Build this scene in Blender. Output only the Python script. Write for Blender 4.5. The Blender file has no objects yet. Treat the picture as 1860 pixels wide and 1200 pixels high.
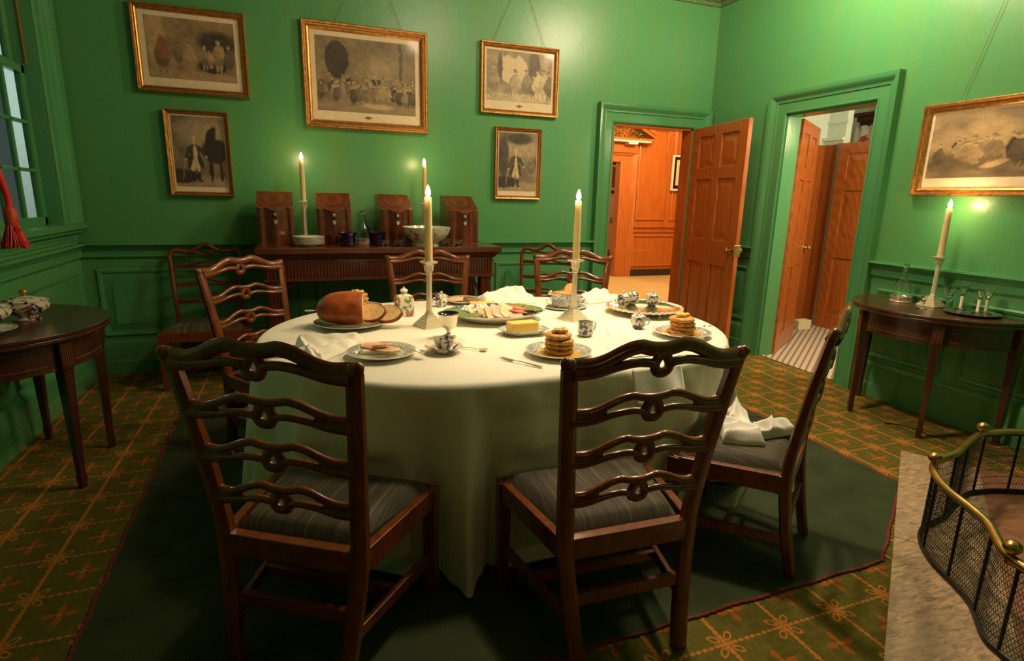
import bpy, bmesh, math, random
import numpy as np
from mathutils import Vector, Matrix
PI = math.pi
R = math.radians
C = bpy.context.scene.collection
SC = bpy.context.scene
random.seed(7)

# ------------------------------------------------------------------ camera
CAM = (1.4285, -4.8323, 1.3412)
YAW, PITCH, ROLL = R(20.84715), R(13.12662), R(1.35290)
def cam_matrix():
    f = Vector((math.sin(YAW)*math.cos(PITCH), math.cos(YAW)*math.cos(PITCH), -math.sin(PITCH)))
    r = Vector((math.cos(YAW), -math.sin(YAW), 0)); u = r.cross(f)
    r2 = r*math.cos(ROLL) + u*math.sin(ROLL); u2 = -r*math.sin(ROLL) + u*math.cos(ROLL)
    m = Matrix((r2, u2, -f)).transposed().to_4x4(); m.translation = Vector(CAM)
    return m
cd = bpy.data.cameras.new('camera'); cam = bpy.data.objects.new('camera', cd); C.objects.link(cam)
cam.matrix_world = cam_matrix(); cd.sensor_fit = 'HORIZONTAL'; cd.sensor_width = 36.0
cd.lens = 36.0*1033.216/1860; cd.clip_start = 0.02; cd.clip_end = 60
SC.camera = cam

# ------------------------------------------------------------------ world, lights, exposure
SC.view_settings.view_transform = 'Standard'; SC.view_settings.look = 'None'
SC.view_settings.exposure = 0.45; SC.view_settings.gamma = 1.0; SC.view_settings.use_curve_mapping = False
wd = bpy.data.worlds.new('world'); SC.world = wd; wd.use_nodes = True
wd.node_tree.nodes['Background'].inputs[0].default_value = (0.060, 0.085, 0.075, 1)
wd.node_tree.nodes['Background'].inputs[1].default_value = 0.5
def point(name, loc, power, col, rad=0.08):
    l = bpy.data.lights.new(name, 'POINT'); l.energy = power; l.color = col; l.shadow_soft_size = rad
    o = bpy.data.objects.new(name, l); o.location = loc; C.objects.link(o); return o
def area(name, loc, rot, power, col, sx, sy):
    l = bpy.data.lights.new(name, 'AREA'); l.shape = 'RECTANGLE'; l.size = sx; l.size_y = sy; l.energy = power; l.color = col
    o = bpy.data.objects.new(name, l); o.location = loc; o.rotation_euler = rot; C.objects.link(o); return o
WARM = (1.0, 0.66, 0.32)
LAMP = (1.0, 0.78, 0.52)
point('ceiling_light', (2.95, -2.45, 3.15), 48, LAMP, 0.16)
sl_ = bpy.data.lights.new('table_fill_spot', 'SPOT'); sl_.energy = 120; sl_.color = LAMP; sl_.spot_size = R(88); sl_.spot_blend = 0.7; sl_.shadow_soft_size = 0.10  # fill spot added to brighten the table without lifting the walls
so_ = bpy.data.objects.new('table_fill_spot', sl_); so_.location = (3.05, -2.45, 3.2); so_.rotation_euler = (R(-4), R(-9), 0); C.objects.link(so_)
point('ceiling_light', (4.45, -1.85, 3.12), 100, LAMP, 0.18)
point('near_room_light', (2.3, -5.55, 1.45), 2.2, (1.0, 0.62, 0.28), 0.04)
point('hall_light', (6.6, 2.3, 2.75), 165, (1.0, 0.70, 0.36), 0.15)
point('bedroom_light', (6.10, -2.15, 2.05), 92, (1.0, 0.77, 0.50), 0.15)
point('parlour_light', (6.2, 5.4, 2.5), 45, (1.0, 0.74, 0.42), 0.1)
point('outside_fill_light', (-1.0, 0.4, 2.3), 48, (0.88, 1.0, 0.92), 0.3)  # lamp added outside to brighten the pier behind the panes

# ------------------------------------------------------------------ node helpers
def new_mat(name):
    m = bpy.data.materials.new(name); m.use_nodes = True
    nt = m.node_tree; b = nt.nodes['Principled BSDF']
    return m, nt, b
def setin(b, k, v):
    if k in b.inputs: b.inputs[k].default_value = v
def rgba(c): return (c[0], c[1], c[2], 1.0)
def lk(nt, a, b): nt.links.new(a, b)
def mth(nt, op, a, b=None, c=None):
    n = nt.nodes.new('ShaderNodeMath'); n.operation = op
    for i, v in enumerate((a, b, c)):
        if v is None: continue
        if hasattr(v, 'is_linked'): lk(nt, v, n.inputs[i])
        else: n.inputs[i].default_value = v
    return n.outputs[0]
def mix(nt, f, a, b):
    n = nt.nodes.new('ShaderNodeMix'); n.data_type = 'RGBA'
    for k, v in ((0, f), (6, a), (7, b)):
        if hasattr(v, 'is_linked'): lk(nt, v, n.inputs[k])
        else: n.inputs[k].default_value = rgba(v) if k else v
    return n.outputs[2]
def coords(nt, kind='Object', scale=(1, 1, 1), rot=(0, 0, 0)):
    t = nt.nodes.new('ShaderNodeTexCoord'); mp = nt.nodes.new('ShaderNodeMapping')
    mp.inputs['Scale'].default_value = scale; mp.inputs['Rotation'].default_value = rot
    lk(nt, t.outputs[kind], mp.inputs[0]); return mp.outputs[0]
def noise(nt, vec, scale, detail=3, rough=0.5, dist=0):
    n = nt.nodes.new('ShaderNodeTexNoise'); n.inputs['Scale'].default_value = scale
    n.inputs['Detail'].default_value = detail; n.inputs['Roughness'].default_value = rough
    n.inputs['Distortion'].default_value = dist
    lk(nt, vec, n.inputs['Vector']); return n.outputs[0]
def ramp(nt, f, stops):
    n = nt.nodes.new('ShaderNodeValToRGB'); e = n.color_ramp.elements
    while len(e) < len(stops): e.new(0.5)
    for i, (p, c) in enumerate(stops): e[i].position = p; e[i].color = rgba(c)
    lk(nt, f, n.inputs[0]); return n.outputs[0]
def bump(nt, b, h, strength=0.2, dist=0.01):
    n = nt.nodes.new('ShaderNodeBump'); n.inputs['Strength'].default_value = strength; n.inputs['Distance'].default_value = dist
    lk(nt, h, n.inputs['Height']); lk(nt, n.outputs[0], b.inputs['Normal'])
def plain(name, col, rough=0.5, metal=0.0, var=0.12, vs=20, spec=0.5, coat=0, bmp=0.0, trans=0, ior=1.45, emit=0, sss=0):
    m, nt, b = new_mat(name)
    setin(b, 'Roughness', rough); setin(b, 'Metallic', metal); setin(b, 'Specular IOR Level', spec)
    setin(b, 'Coat Weight', coat); setin(b, 'Coat Roughness', 0.06); setin(b, 'Transmission Weight', trans); setin(b, 'IOR', ior)
    if sss: setin(b, 'Subsurface Weight', sss); setin(b, 'Subsurface Radius', (0.02, 0.01, 0.005)); setin(b, 'Subsurface Scale', 1.0)
    n = noise(nt, coords(nt), vs, 4)
    lo = tuple(x*(1-var) for x in col); hi = tuple(min(1, x*(1+var)) for x in col)
    lk(nt, ramp(nt, n, [(0.3, lo), (0.7, hi)]), b.inputs['Base Color'])
    if bmp: bump(nt, b, n, bmp, 0.004)
    if emit: setin(b, 'Emission Color', rgba(col)); setin(b, 'Emission Strength', emit)
    return m
def wood(name, c1, c2, rough=0.3, scale=(14, 14, 1.2), coat=0.25, fig=0.0, spec=0.5):
    m, nt, b = new_mat(name)
    v = coords(nt, 'Object', scale)
    n = noise(nt, v, 2.2, 6, 0.6, 1.2)
    col = ramp(nt, n, [(0.25, c1), (0.55, tuple((p+q)/2 for p, q in zip(c1, c2))), (0.8, c2)])
    if fig:
        w = nt.nodes.new('ShaderNodeTexWave'); w.wave_type = 'RINGS'; w.rings_direction = 'SPHERICAL'
        w.inputs['Scale'].default_value = 3.2; w.inputs['Distortion'].default_value = 5.0; w.inputs['Detail'].default_value = 3
        lk(nt, coords(nt, 'Object', (2.6, 2.6, 0.75)), w.inputs['Vector'])
        f = mth(nt, 'MULTIPLY', w.outputs[1], fig)
        col = mix(nt, f, col, tuple(x*0.45 for x in c1))
    lk(nt, col, b.inputs['Base Color'])
    setin(b, 'Roughness', rough); setin(b, 'Coat Weight', coat); setin(b, 'Coat Roughness', 0.12); setin(b, 'Specular IOR Level', spec)
    bump(nt, b, n, 0.06, 0.002)
    return m

# ------------------------------------------------------------------ materials
def mat_green(name, base, rg_=0.33):
    m, nt, b = new_mat(name)
    v = coords(nt, 'Object', (3.0, 3.0, 0.5))
    n = noise(nt, v, 1.6, 5, 0.6)
    n2 = noise(nt, coords(nt, 'Object', (1, 1, 1)), 0.9, 3)
    yel = (base[0]*1.6, base[1]*0.95, base[2]*0.6)
    c = mix(nt, ramp(nt, n, [(0.46, (0, 0, 0)), (0.74, (0.7, 0.7, 0.7))]), base, yel)
    c = mix(nt, ramp(nt, n2, [(0.35, (0, 0, 0)), (0.7, (0.30, 0.30, 0.30))]), c, (base[0]*0.75, base[1]*0.9, base[2]*1.0))
    lk(nt, c, b.inputs['Base Color'])
    fine = noise(nt, coords(nt, 'Object', (60, 60, 9)), 2.0, 3)
    fine2 = noise(nt, coords(nt, 'Object', (1, 1, 1)), 9.0, 4)
    bump(nt, b, mth(nt, 'ADD', fine, mth(nt, 'MULTIPLY', fine2, 1.5)), 0.10, 0.006)
    setin(b, 'Roughness', rg_); setin(b, 'Specular IOR Level', 0.5)
    return m
M_GREEN = mat_green('green_wall_paint', (0.080, 0.275, 0.098))
M_GTRIM = mat_green('green_trim_paint', (0.070, 0.255, 0.098), 0.19)
M_CEIL = plain('ceiling_plaster', (0.34, 0.31, 0.25), 0.8, var=0.05)
M_CORN = plain('cornice_plaster', (0.10, 0.17, 0.06), 0.6, var=0.6, vs=90, bmp=0.6)
M_MAH = wood('mahogany_dark', (0.030, 0.0085, 0.0045), (0.085, 0.024, 0.011), 0.30, coat=0.4)
M_CHAIR = wood('mahogany_chair', (0.080, 0.017, 0.0038), (0.25, 0.057, 0.0100), 0.27, scale=(10, 10, 4), coat=0.35)
M_SIDE = wood('mahogany_sideboard', (0.070, 0.015, 0.006), (0.15, 0.036, 0.012), 0.26, scale=(1.2, 14, 14), coat=0.5)
M_KBOX = wood('figured_mahogany', (0.075, 0.014, 0.006), (0.19, 0.042, 0.013), 0.22, scale=(9, 9, 5), coat=0.5, fig=0.5)
M_DOOR = wood('varnished_pine', (0.36, 0.085, 0.014), (0.54, 0.152, 0.030), 0.30, scale=(16, 16, 1.2), coat=0.3, fig=0.35)
M_HALL = wood('hall_panelling_wood', (0.42, 0.100, 0.014), (0.62, 0.195, 0.034), 0.30, scale=(12, 12, 1.0), coat=0.3, fig=0.3)
M_INLAY = plain('light_inlay', (0.22, 0.07, 0.025), 0.35)
M_CLOTH = None
def mat_cloth(name, col, weave=240):
    m, nt, b = new_mat(name)
    n = noise(nt, coords(nt), 5, 4)
    lk(nt, ramp(nt, n, [(0.3, tuple(x*0.94 for x in col)), (0.7, col)]), b.inputs['Base Color'])
    w = noise(nt, coords(nt), weave, 2); w2 = noise(nt, coords(nt), 11, 4)
    bump(nt, b, mth(nt, 'ADD', mth(nt, 'MULTIPLY', w, 0.12), w2), 0.18, 0.012)
    setin(b, 'Roughness', 0.85); setin(b, 'Specular IOR Level', 0.15); setin(b, 'Sheen Weight', 0.15)
    return m
M_CLOTH = mat_cloth('white_linen', (0.80, 0.77, 0.68))
M_NAP = mat_cloth('napkin_linen', (0.86, 0.83, 0.75))
def mat_seat():
    m, nt, b = new_mat('striped_horsehair')
    n = noise(nt, coords(nt, 'Object', (1, 0.012, 0.012)), 70, 4, 0.75)
    c = ramp(nt, n, [(0.38, (0.026, 0.021, 0.012)), (0.48, (0.070, 0.056, 0.031)), (0.56, (0.042, 0.034, 0.020)), (0.66, (0.150, 0.115, 0.060))])
    lk(nt, c, b.inputs['Base Color']); setin(b, 'Roughness', 0.7); setin(b, 'Sheen Weight', 0.1); setin(b, 'Specular IOR Level', 0.25)
    bump(nt, b, noise(nt, coords(nt, 'Object', (1, 1, 1)), 300, 2), 0.15, 0.002)
    return m
M_SEAT = mat_seat()
M_FELT = plain('green_felt', (0.040, 0.052, 0.026), 0.95, var=0.22, vs=6, spec=0.1, bmp=0.15)
M_REDTRIM = plain('red_braid', (0.16, 0.018, 0.012), 0.85, var=0.4, vs=160)
M_GOLD = plain('gilt', (0.50, 0.235, 0.062), 0.36, 0.80, var=0.35, vs=45, bmp=0.2)
M_GILTDK = plain('dark_gilt', (0.28, 0.10, 0.025), 0.5, 0.3, var=0.3, vs=30)  # deeper gilt tone for frame grooves and cords
M_MAT = plain('print_paper', (0.66, 0.53, 0.36), 0.75, var=0.06, coat=0.1)
M_SILVER = plain('polished_silver', (0.80, 0.72, 0.55), 0.30, 0.45, var=0.06, vs=8)
M_SALVER = plain('dark_silver', (0.55, 0.46, 0.36), 0.16, 0.97, var=0.08, vs=8)
M_SILVERB = plain('bright_silver', (0.84, 0.76, 0.62), 0.18, 0.65, var=0.05, vs=8)
M_BRASS = plain('aged_brass', (0.50, 0.30, 0.10), 0.30, 0.95, var=0.25, vs=14)
M_BLACK = plain('black_iron', (0.010, 0.009, 0.008), 0.45, 0.3, var=0.3)
M_CANDLE = plain('beeswax', (0.78, 0.60, 0.30), 0.45, var=0.06, sss=0.35)
M_WICK = plain('wick', (0.02, 0.02, 0.02), 0.9)
M_GLASS = plain('clear_glass', (1, 1, 1), 0.02, trans=1.0, var=0, ior=1.45)
M_PANE = plain('acrylic_sheet', (0.98, 1, 0.98), 0.0, trans=1.0, var=0, ior=1.02)
M_BLUEGL = plain('cobalt_glass', (0.006, 0.006, 0.035), 0.06, var=0.1, coat=1.0)
M_WHITEP = plain('white_porcelain', (0.72, 0.68, 0.58), 0.14, var=0.03, coat=0.5)
M_WHITEST = plain('opaque_white_twist', (0.80, 0.74, 0.60), 0.2, var=0.05)
M_BREAD = plain('bread_crust', (0.30, 0.066, 0.013), 0.45, var=0.55, vs=16, bmp=0.25)
M_CRUMB = plain('bread_crumb', (0.66, 0.47, 0.24), 0.9, var=0.2, vs=70, bmp=0.6)
M_CAKE = plain('hoecake', (0.62, 0.285, 0.065), 0.6, var=0.6, vs=75, bmp=1.0)
M_CAKETOP = M_CAKE
M_BUTTER = plain('butter', (0.82, 0.56, 0.14), 0.4, var=0.06, vs=10, sss=0.15)
M_SYRUP = plain('honey', (0.72, 0.38, 0.03), 0.06, var=0.1, coat=0.6)
M_HAM = plain('ham_meat', (0.74, 0.38, 0.27), 0.45, var=0.22, vs=22, coat=0.2)
M_HAMRIND = plain('ham_fat', (0.70, 0.47, 0.27), 0.5, var=0.25, vs=25)
M_REDMEAT = plain('cured_meat', (0.48, 0.12, 0.07), 0.4, var=0.3, vs=30, coat=0.2)
M_BROWNMEAT = plain('roast_meat', (0.22, 0.10, 0.05), 0.5, var=0.3, vs=30)
M_LEAF = plain('bay_leaf', (0.16, 0.22, 0.055), 0.5, var=0.25, vs=14)
M_PASTRY = plain('fried_pastry', (0.62, 0.29, 0.07), 0.6, var=0.3, vs=22, bmp=0.3)
M_RED = plain('red_silk', (0.60, 0.018, 0.014), 0.5, var=0.3, vs=40)
M_REDGOLD = plain('red_silk_band', (0.48, 0.05, 0.02), 0.5, var=0.3, vs=60)
M_MARBLE = None
def mat_marble(name, a, b_, c_, sc=6):
    m, nt, b = new_mat(name)
    n = noise(nt, coords(nt, 'Object', (2.2, 9.0, 1), (0, 0, R(55.6))), sc, 7, 0.72, 0.6)
    n2 = noise(nt, coords(nt, 'Object', (1, 1, 1)), 5, 4)
    c = ramp(nt, n, [(0.34, a), (0.46, c_), (0.56, b_), (0.72, tuple(x*1.15 for x in b_))])
    lk(nt, mix(nt, ramp(nt, n2, [(0.45, (0, 0, 0)), (0.65, (0.6, 0.6, 0.6))]), c, c_), b.inputs['Base Color']); setin(b, 'Roughness', 0.5)
    return m
M_MARBLE = mat_marble('hearth_marble', (0.13, 0.09, 0.06), (0.48, 0.32, 0.18), (0.30, 0.21, 0.13), 7)
M_HINNER = mat_marble('hearth_stone_red', (0.15, 0.055, 0.03), (0.30, 0.12, 0.06), (0.22, 0.10, 0.06), 4)
M_SAND = plain('hall_floorcloth', (0.56, 0.40, 0.18), 0.55, var=0.05, vs=3)
M_WALLW = plain('bedroom_blue_white', (0.66, 0.72, 0.66), 0.6, var=0.03)
M_CREAM = plain('cream_plaster', (0.72, 0.60, 0.40), 0.7, var=0.04)
M_DARKB = plain('dark_baseboard', (0.035, 0.022, 0.014), 0.5)
M_GREYBL = plain('grey_blue_trim', (0.30, 0.34, 0.31), 0.5, var=0.05)
M_WHITEFR = plain('white_frame', (0.75, 0.68, 0.55), 0.5, var=0.04)
M_OUTW = plain('pale_outside_wall', (0.62, 0.74, 0.68), 0.8, var=0.06)
M_GREENERY = plain('evergreen_sprig', (0.05, 0.10, 0.02), 0.6, var=0.4, vs=50)
def mat_flame():
    m = bpy.data.materials.new('candle_flame'); m.use_nodes = True; nt = m.node_tree; nt.nodes.clear()
    e = nt.nodes.new('ShaderNodeEmission'); o = nt.nodes.new('ShaderNodeOutputMaterial')
    e.inputs[0].default_value = (1.0, 0.74, 0.36, 1); e.inputs[1].default_value = 40
    lk(nt, e.outputs[0], o.inputs[0]); return m
M_FLAME = mat_flame()
def mat_carpet():
    m, nt, b = new_mat('ingrain_carpet')
    P = 0.2315; X0, Y0 = 0.298, -2.045
    t = nt.nodes.new('ShaderNodeTexCoord'); s = nt.nodes.new('ShaderNodeSeparateXYZ'); lk(nt, t.outputs['Object'], s.inputs[0])
    wob = noise(nt, t.outputs['Object'], 60, 2)
    w = mth(nt, 'MULTIPLY', mth(nt, 'SUBTRACT', wob, 0.5), 0.03)
    A = mth(nt, 'ADD', mth(nt, 'DIVIDE', mth(nt, 'SUBTRACT', s.outputs[0], X0), P), w)
    B = mth(nt, 'ADD', mth(nt, 'DIVIDE', mth(nt, 'SUBTRACT', s.outputs[1], Y0), P), w)
    def cen(v, off): return mth(nt, 'SUBTRACT', mth(nt, 'FRACT', mth(nt, 'ADD', v, off + 50)), 0.5)
    u, v = cen(A, 0.5), cen(B, 0.5)          # crossing-centred
    p, q = cen(A, 0.0), cen(B, 0.0)          # flower-centred
    ab = lambda x: mth(nt, 'ABSOLUTE', x)
    au, av, ap, aq = ab(u), ab(v), ab(p), ab(q)
    def ell(x, y, x0, y0, rx, ry):
        dx = mth(nt, 'DIVIDE', mth(nt, 'SUBTRACT', x, x0), rx); dy = mth(nt, 'DIVIDE', mth(nt, 'SUBTRACT', y, y0), ry)
        return mth(nt, 'ADD', mth(nt, 'MULTIPLY', dx, dx), mth(nt, 'MULTIPLY', dy, dy))
    lt = lambda x, k: mth(nt, 'LESS_THAN', x, k)
    gt = lambda x, k: mth(nt, 'GREATER_THAN', x, k)
    mx = lambda *a: a[0] if len(a) == 1 else mth(nt, 'MAXIMUM', a[0], mx(*a[1:]))
    mn = lambda a, c: mth(nt, 'MINIMUM', a, c)
    beadB = ab(mth(nt, 'SINE', mth(nt, 'MULTIPLY', B, PI*11)))
    beadA = ab(mth(nt, 'SINE', mth(nt, 'MULTIPLY', A, PI*10)))
    lineX = lt(mth(nt, 'SUBTRACT', au, mth(nt, 'MULTIPLY', beadB, 0.018)), 0.018)
    lineY = mn(lt(mth(nt, 'SUBTRACT', av, mth(nt, 'MULTIPLY', beadA, 0.022)), 0.004), gt(beadA, 0.25))
    pet = mx(lt(ell(ap, aq, 0.135, 0, 0.085, 0.05), 1), lt(ell(aq, ap, 0.135, 0, 0.085, 0.05), 1))
    core = lt(ell(ap, aq, 0, 0, 0.045, 0.045), 1)
    outleaf = mx(lt(ell(ap, aq, 0.27, 0, 0.07, 0.05), 1), lt(ell(aq, ap, 0.27, 0, 0.07, 0.05), 1))  # faint outer leaves of each carpet flower
    d1 = mth(nt, 'MULTIPLY', mth(nt, 'ADD', au, av), 0.7071); d2 = mth(nt, 'MULTIPLY', mth(nt, 'SUBTRACT', au, av), 0.7071)
    el = ell(d1, d2, 0.165, 0, 0.095, 0.055)
    leaf = mn(lt(el, 1), gt(el, 0.30))
    leafin = lt(el, 0.30)
    knot = mx(lt(ell(au, av, 0.07, 0, 0.05, 0.03), 1), lt(ell(av, au, 0.07, 0, 0.05, 0.03), 1))
    field = ramp(nt, noise(nt, t.outputs['Object'], 45, 3), [(0.3, (0.082, 0.072, 0.012)), (0.7, (0.125, 0.105, 0.020))])
    orange = ramp(nt, noise(nt, t.outputs['Object'], 120, 2), [(0.3, (0.32, 0.11, 0.018)), (0.7, (0.50, 0.19, 0.038))])
    rust = (0.36, 0.095, 0.016)
    c = mix(nt, mth(nt, 'MULTIPLY', outleaf, 0.6), field, (0.135, 0.115, 0.024))
    c = mix(nt, lineY, c, orange); c = mix(nt, lineX, c, orange); c = mix(nt, mth(nt, 'MULTIPLY', pet, 0.9), c, rust)
    c = mix(nt, core, c, orange); c = mix(nt, leafin, c, (0.09, 0.085, 0.016)); c = mix(nt, leaf, c, orange); c = mix(nt, knot, c, orange)
    lk(nt, c, b.inputs['Base Color']); setin(b, 'Roughness', 0.95); setin(b, 'Specular IOR Level', 0.1)
    bump(nt, b, noise(nt, t.outputs['Object'], 420, 2), 0.35, 0.004)
    return m
M_CARPET = mat_carpet()
def mat_porcelain(name, ink, bands, scale=60, thr=0.52, body=(0.72, 0.68, 0.58), extra=None):
    """white body, bands = list of (r0, r1) painted rings; scattered painted sprigs elsewhere"""
    m, nt, b = new_mat(name)
    t = nt.nodes.new('ShaderNodeTexCoord'); s = nt.nodes.new('ShaderNodeSeparateXYZ'); lk(nt, t.outputs['Object'], s.inputs[0])
    r = mth(nt, 'SQRT', mth(nt, 'ADD', mth(nt, 'MULTIPLY', s.outputs[0], s.outputs[0]), mth(nt, 'MULTIPLY', s.outputs[1], s.outputs[1])))
    n = noise(nt, t.outputs['Object'], scale, 4, 0.65)
    c = ramp(nt, n, [(thr-0.02, body), (thr+0.03, ink)]) if thr < 1 else body
    if extra:
        e = noise(nt, t.outputs['Object'], extra[1], 1, 0.4); e.node.inputs['Distortion'].default_value = 0.5
        c = mix(nt, ramp(nt, e, [(extra[2], (0, 0, 0)), (extra[2]+0.03, (1, 1, 1))]), c, extra[0])
    for (r0, r1, k) in bands:
        f = mth(nt, 'MULTIPLY', mth(nt, 'GREATER_THAN', r, r0), mth(nt, 'LESS_THAN', r, r1))
        dark = ramp(nt, noise(nt, t.outputs['Object'], scale*1.6, 3, 0.7), [(0.42, body), (0.56, ink)])
        c = mix(nt, mth(nt, 'MULTIPLY', f, k), c, dark)
    if hasattr(c, 'is_linked'): lk(nt, c, b.inputs['Base Color'])
    setin(b, 'Roughness', 0.14); setin(b, 'Coat Weight', 0.4)
    return m
BLUE = (0.035, 0.060, 0.15)
M_PLATE = mat_porcelain('blue_rim_porcelain', (0.16, 0.21, 0.27), [(0.086, 0.128, 1.0)], 90, 2)
M_PLATTER = mat_porcelain('blue_platter_porcelain', BLUE, [], 34, 0.50)
M_POT = mat_porcelain('blue_sprig_porcelain', (0.055, 0.075, 0.13), [], 55, 0.515)
M_IMARI = mat_porcelain('imari_porcelain', (0.16, 0.05, 0.03), [], 60, 0.57, extra=((0.06, 0.07, 0.12), 40, 0.60))
M_CADDY = mat_porcelain('flowered_porcelain', (0.20, 0.24, 0.10), [], 42, 0.53, extra=((0.55, 0.09, 0.09), 24, 0.60))
M_BOWL = mat_porcelain('famille_rose_porcelain', (0.26, 0.28, 0.12), [], 30, 0.60, body=(0.66, 0.64, 0.50), extra=((0.50, 0.13, 0.10), 15, 0.66))
M_TUREEN = mat_porcelain('tureen_porcelain', (0.02, 0.02, 0.05), [], 34, 0.55, body=(0.62, 0.55, 0.44), extra=((0.24, 0.08, 0.03), 24, 0.62))
M_BASKETW = mat_porcelain('basketweave_porcelain', (0.22, 0.22, 0.22), [], 120, 0.46)

# ------------------------------------------------------------------ mesh builder
class MB:
    def __init__(s): s.v = []; s.f = []
    def add(s, vs, fs):
        n = len(s.v); s.v += [tuple(v) for v in vs]; s.f += [tuple(i+n for i in f) for f in fs]; return s
    def box(s, x0, x1, y0, y1, z0, z1, rz=0, piv=None):
        vs = [(x, y, z) for z in (z0, z1) for y in (y0, y1) for x in (x0, x1)]
        if rz:
            px, py = piv or ((x0+x1)/2, (y0+y1)/2); c, q = math.cos(rz), math.sin(rz)
            vs = [(px+(x-px)*c-(y-py)*q, py+(x-px)*q+(y-py)*c, z) for x, y, z in vs]
        return s.add(vs, [(0, 2, 3, 1), (4, 5, 7, 6), (0, 1, 5, 4), (2, 6, 7, 3), (0, 4, 6, 2), (1, 3, 7, 5)])
    def frus(s, b0, b1):
        """b0=(x0,x1,y0,y1,z) bottom rect, b1 top rect"""
        vs = [(x, y, b[4]) for b in (b0, b1) for y in (b[2], b[3]) for x in (b[0], b[1])]
        return s.add(vs, [(0, 2, 3, 1), (4, 5, 7, 6), (0, 1, 5, 4), (2, 6, 7, 3), (0, 4, 6, 2), (1, 3, 7, 5)])
    def loft(s, rings, closed_ring=True, caps=True):
        n = len(rings[0]); vs = [p for r in rings for p in r]; fs = []
        m = n if closed_ring else n-1
        for i in range(len(rings)-1):
            for j in range(m):
                k = (j+1) % n
                fs.append((i*n+j, i*n+k, (i+1)*n+k, (i+1)*n+j))
        if caps and closed_ring:
            fs.append(tuple(range(n-1, -1, -1))); fs.append(tuple((len(rings)-1)*n+j for j in range(n)))
        return s.add(vs, fs)
    def tube(s, path, r, n=8, closed=False, flat=None, up=(0, 0, 1)):
        """r: radius or list; flat=(a,b) elliptical half sizes (side, up)"""
        P = [Vector(p) for p in path]; rings = []; L = len(P)
        for i, p in enumerate(P):
            if closed: t = P[(i+1) % L]-P[i-1]
            else: t = P[min(i+1, L-1)]-P[max(i-1, 0)]
            t.normalize(); u = Vector(up)
            if abs(t.dot(u)) > 0.95: u = Vector((0, 1, 0)) if abs(t.y) < 0.9 else Vector((1, 0, 0))
            a = t.cross(u).normalized(); b = a.cross(t).normalized()
            rr = r[i] if isinstance(r, (list, tuple)) else r
            ra, rb = (rr*flat[0], rr*flat[1]) if flat else (rr, rr)
            rings.append([p + a*(ra*math.cos(2*PI*j/n)) + b*(rb*math.sin(2*PI*j/n)) for j in range(n)])
        if closed:
            rings.append(rings[0]); return s.loft(rings, True, False)
        return s.loft(rings)
    def lathe(s, prof, n=32, c=(0, 0, 0), sx=1, sy=1, wob=None, caps=True):
        rings = []
        for (r, z) in prof:
            rings.append([(c[0]+sx*max(r, 1e-4)*(wob(2*PI*j/n) if wob else 1)*math.cos(2*PI*j/n), c[1]+sy*max(r, 1e-4)*(wob(2*PI*j/n) if wob else 1)*math.sin(2*PI*j/n), c[2]+z) for j in range(n)])
        return s.loft(rings, True, caps)
    def ball(s, c, r, n=14, m=9, sc=(1, 1, 1)):
        prof = [(r*math.sin(PI*i/m), -r*math.cos(PI*i/m)) for i in range(m+1)]
        rings = [[(c[0]+sc[0]*max(a, 1e-5)*math.cos(2*PI*j/n), c[1]+sc[1]*max(a, 1e-5)*math.sin(2*PI*j/n), c[2]+sc[2]*z) for j in range(n)] for a, z in prof]
        return s.loft(rings)
    def grid(s, fn, nu, nv, close_u=False):
        vs = [fn(i/(nu), j/(nv)) for i in range(nu+(0 if close_u else 1)) for j in range(nv+1)]; fs = []; w = nv+1; N = nu if close_u else nu
        for i in range(N):
            k = (i+1) % nu if close_u else i+1
            for j in range(nv): fs.append((i*w+j, k*w+j, k*w+j+1, i*w+j+1))
        return s.add(vs, fs)
    def prism(s, poly, z0, z1):
        n = len(poly); vs = [(x, y, z0) for x, y in poly]+[(x, y, z1) for x, y in poly]
        fs = [tuple(range(n-1, -1, -1)), tuple(range(n, 2*n))]+[(i, (i+1) % n, n+(i+1) % n, n+i) for i in range(n)]
        return s.add(vs, fs)
    def build(s, name, mat, parent=None, loc=(0, 0, 0), rz=0, smooth=40, bevel=0, rot=None, sub=0, solid=0):
        me = bpy.data.meshes.new(name); me.from_pydata(s.v, [], s.f); me.update()
        bm = bmesh.new(); bm.from_mesh(me); bmesh.ops.recalc_face_normals(bm, faces=bm.faces); bm.to_mesh(me); bm.free()
        for m in (mat if isinstance(mat, (list, tuple)) else [mat]): me.materials.append(m)
        o = bpy.data.objects.new(name, me); C.objects.link(o)
        o.location = loc; o.rotation_euler = rot or (0, 0, rz)
        if parent: o.parent = parent
        if smooth:
            me.polygons.foreach_set('use_smooth', [True]*len(me.polygons))
            if smooth < 180: me.set_sharp_from_angle(angle=R(smooth))
        if bevel:
            b = o.modifiers.new('b', 'BEVEL'); b.width = bevel; b.segments = 2; b.limit_method = 'ANGLE'; b.angle_limit = R(35)
        if sub:
            b = o.modifiers.new('s', 'SUBSURF'); b.levels = sub; b.render_levels = sub
        if solid:
            b = o.modifiers.new('t', 'SOLIDIFY'); b.thickness = solid; b.offset = 1
        return o
def tag(o, label, cat, group=None, kind=None):
    if label: o['label'] = label
    if cat: o['category'] = cat
    if group: o['group'] = group
    if kind: o['kind'] = kind
    return o
def thing(name, label, cat, loc=(0, 0, 0), rz=0, group=None):
    o = bpy.data.objects.new(name, None); C.objects.link(o); o.empty_display_size = 0.05
    o.location = loc; o.rotation_euler = (0, 0, rz)
    return tag(o, label, cat, group)
def struct(mb, name, mat, **k):
    o = mb.build(name, mat, **k); o['kind'] = 'structure'; return o
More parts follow.
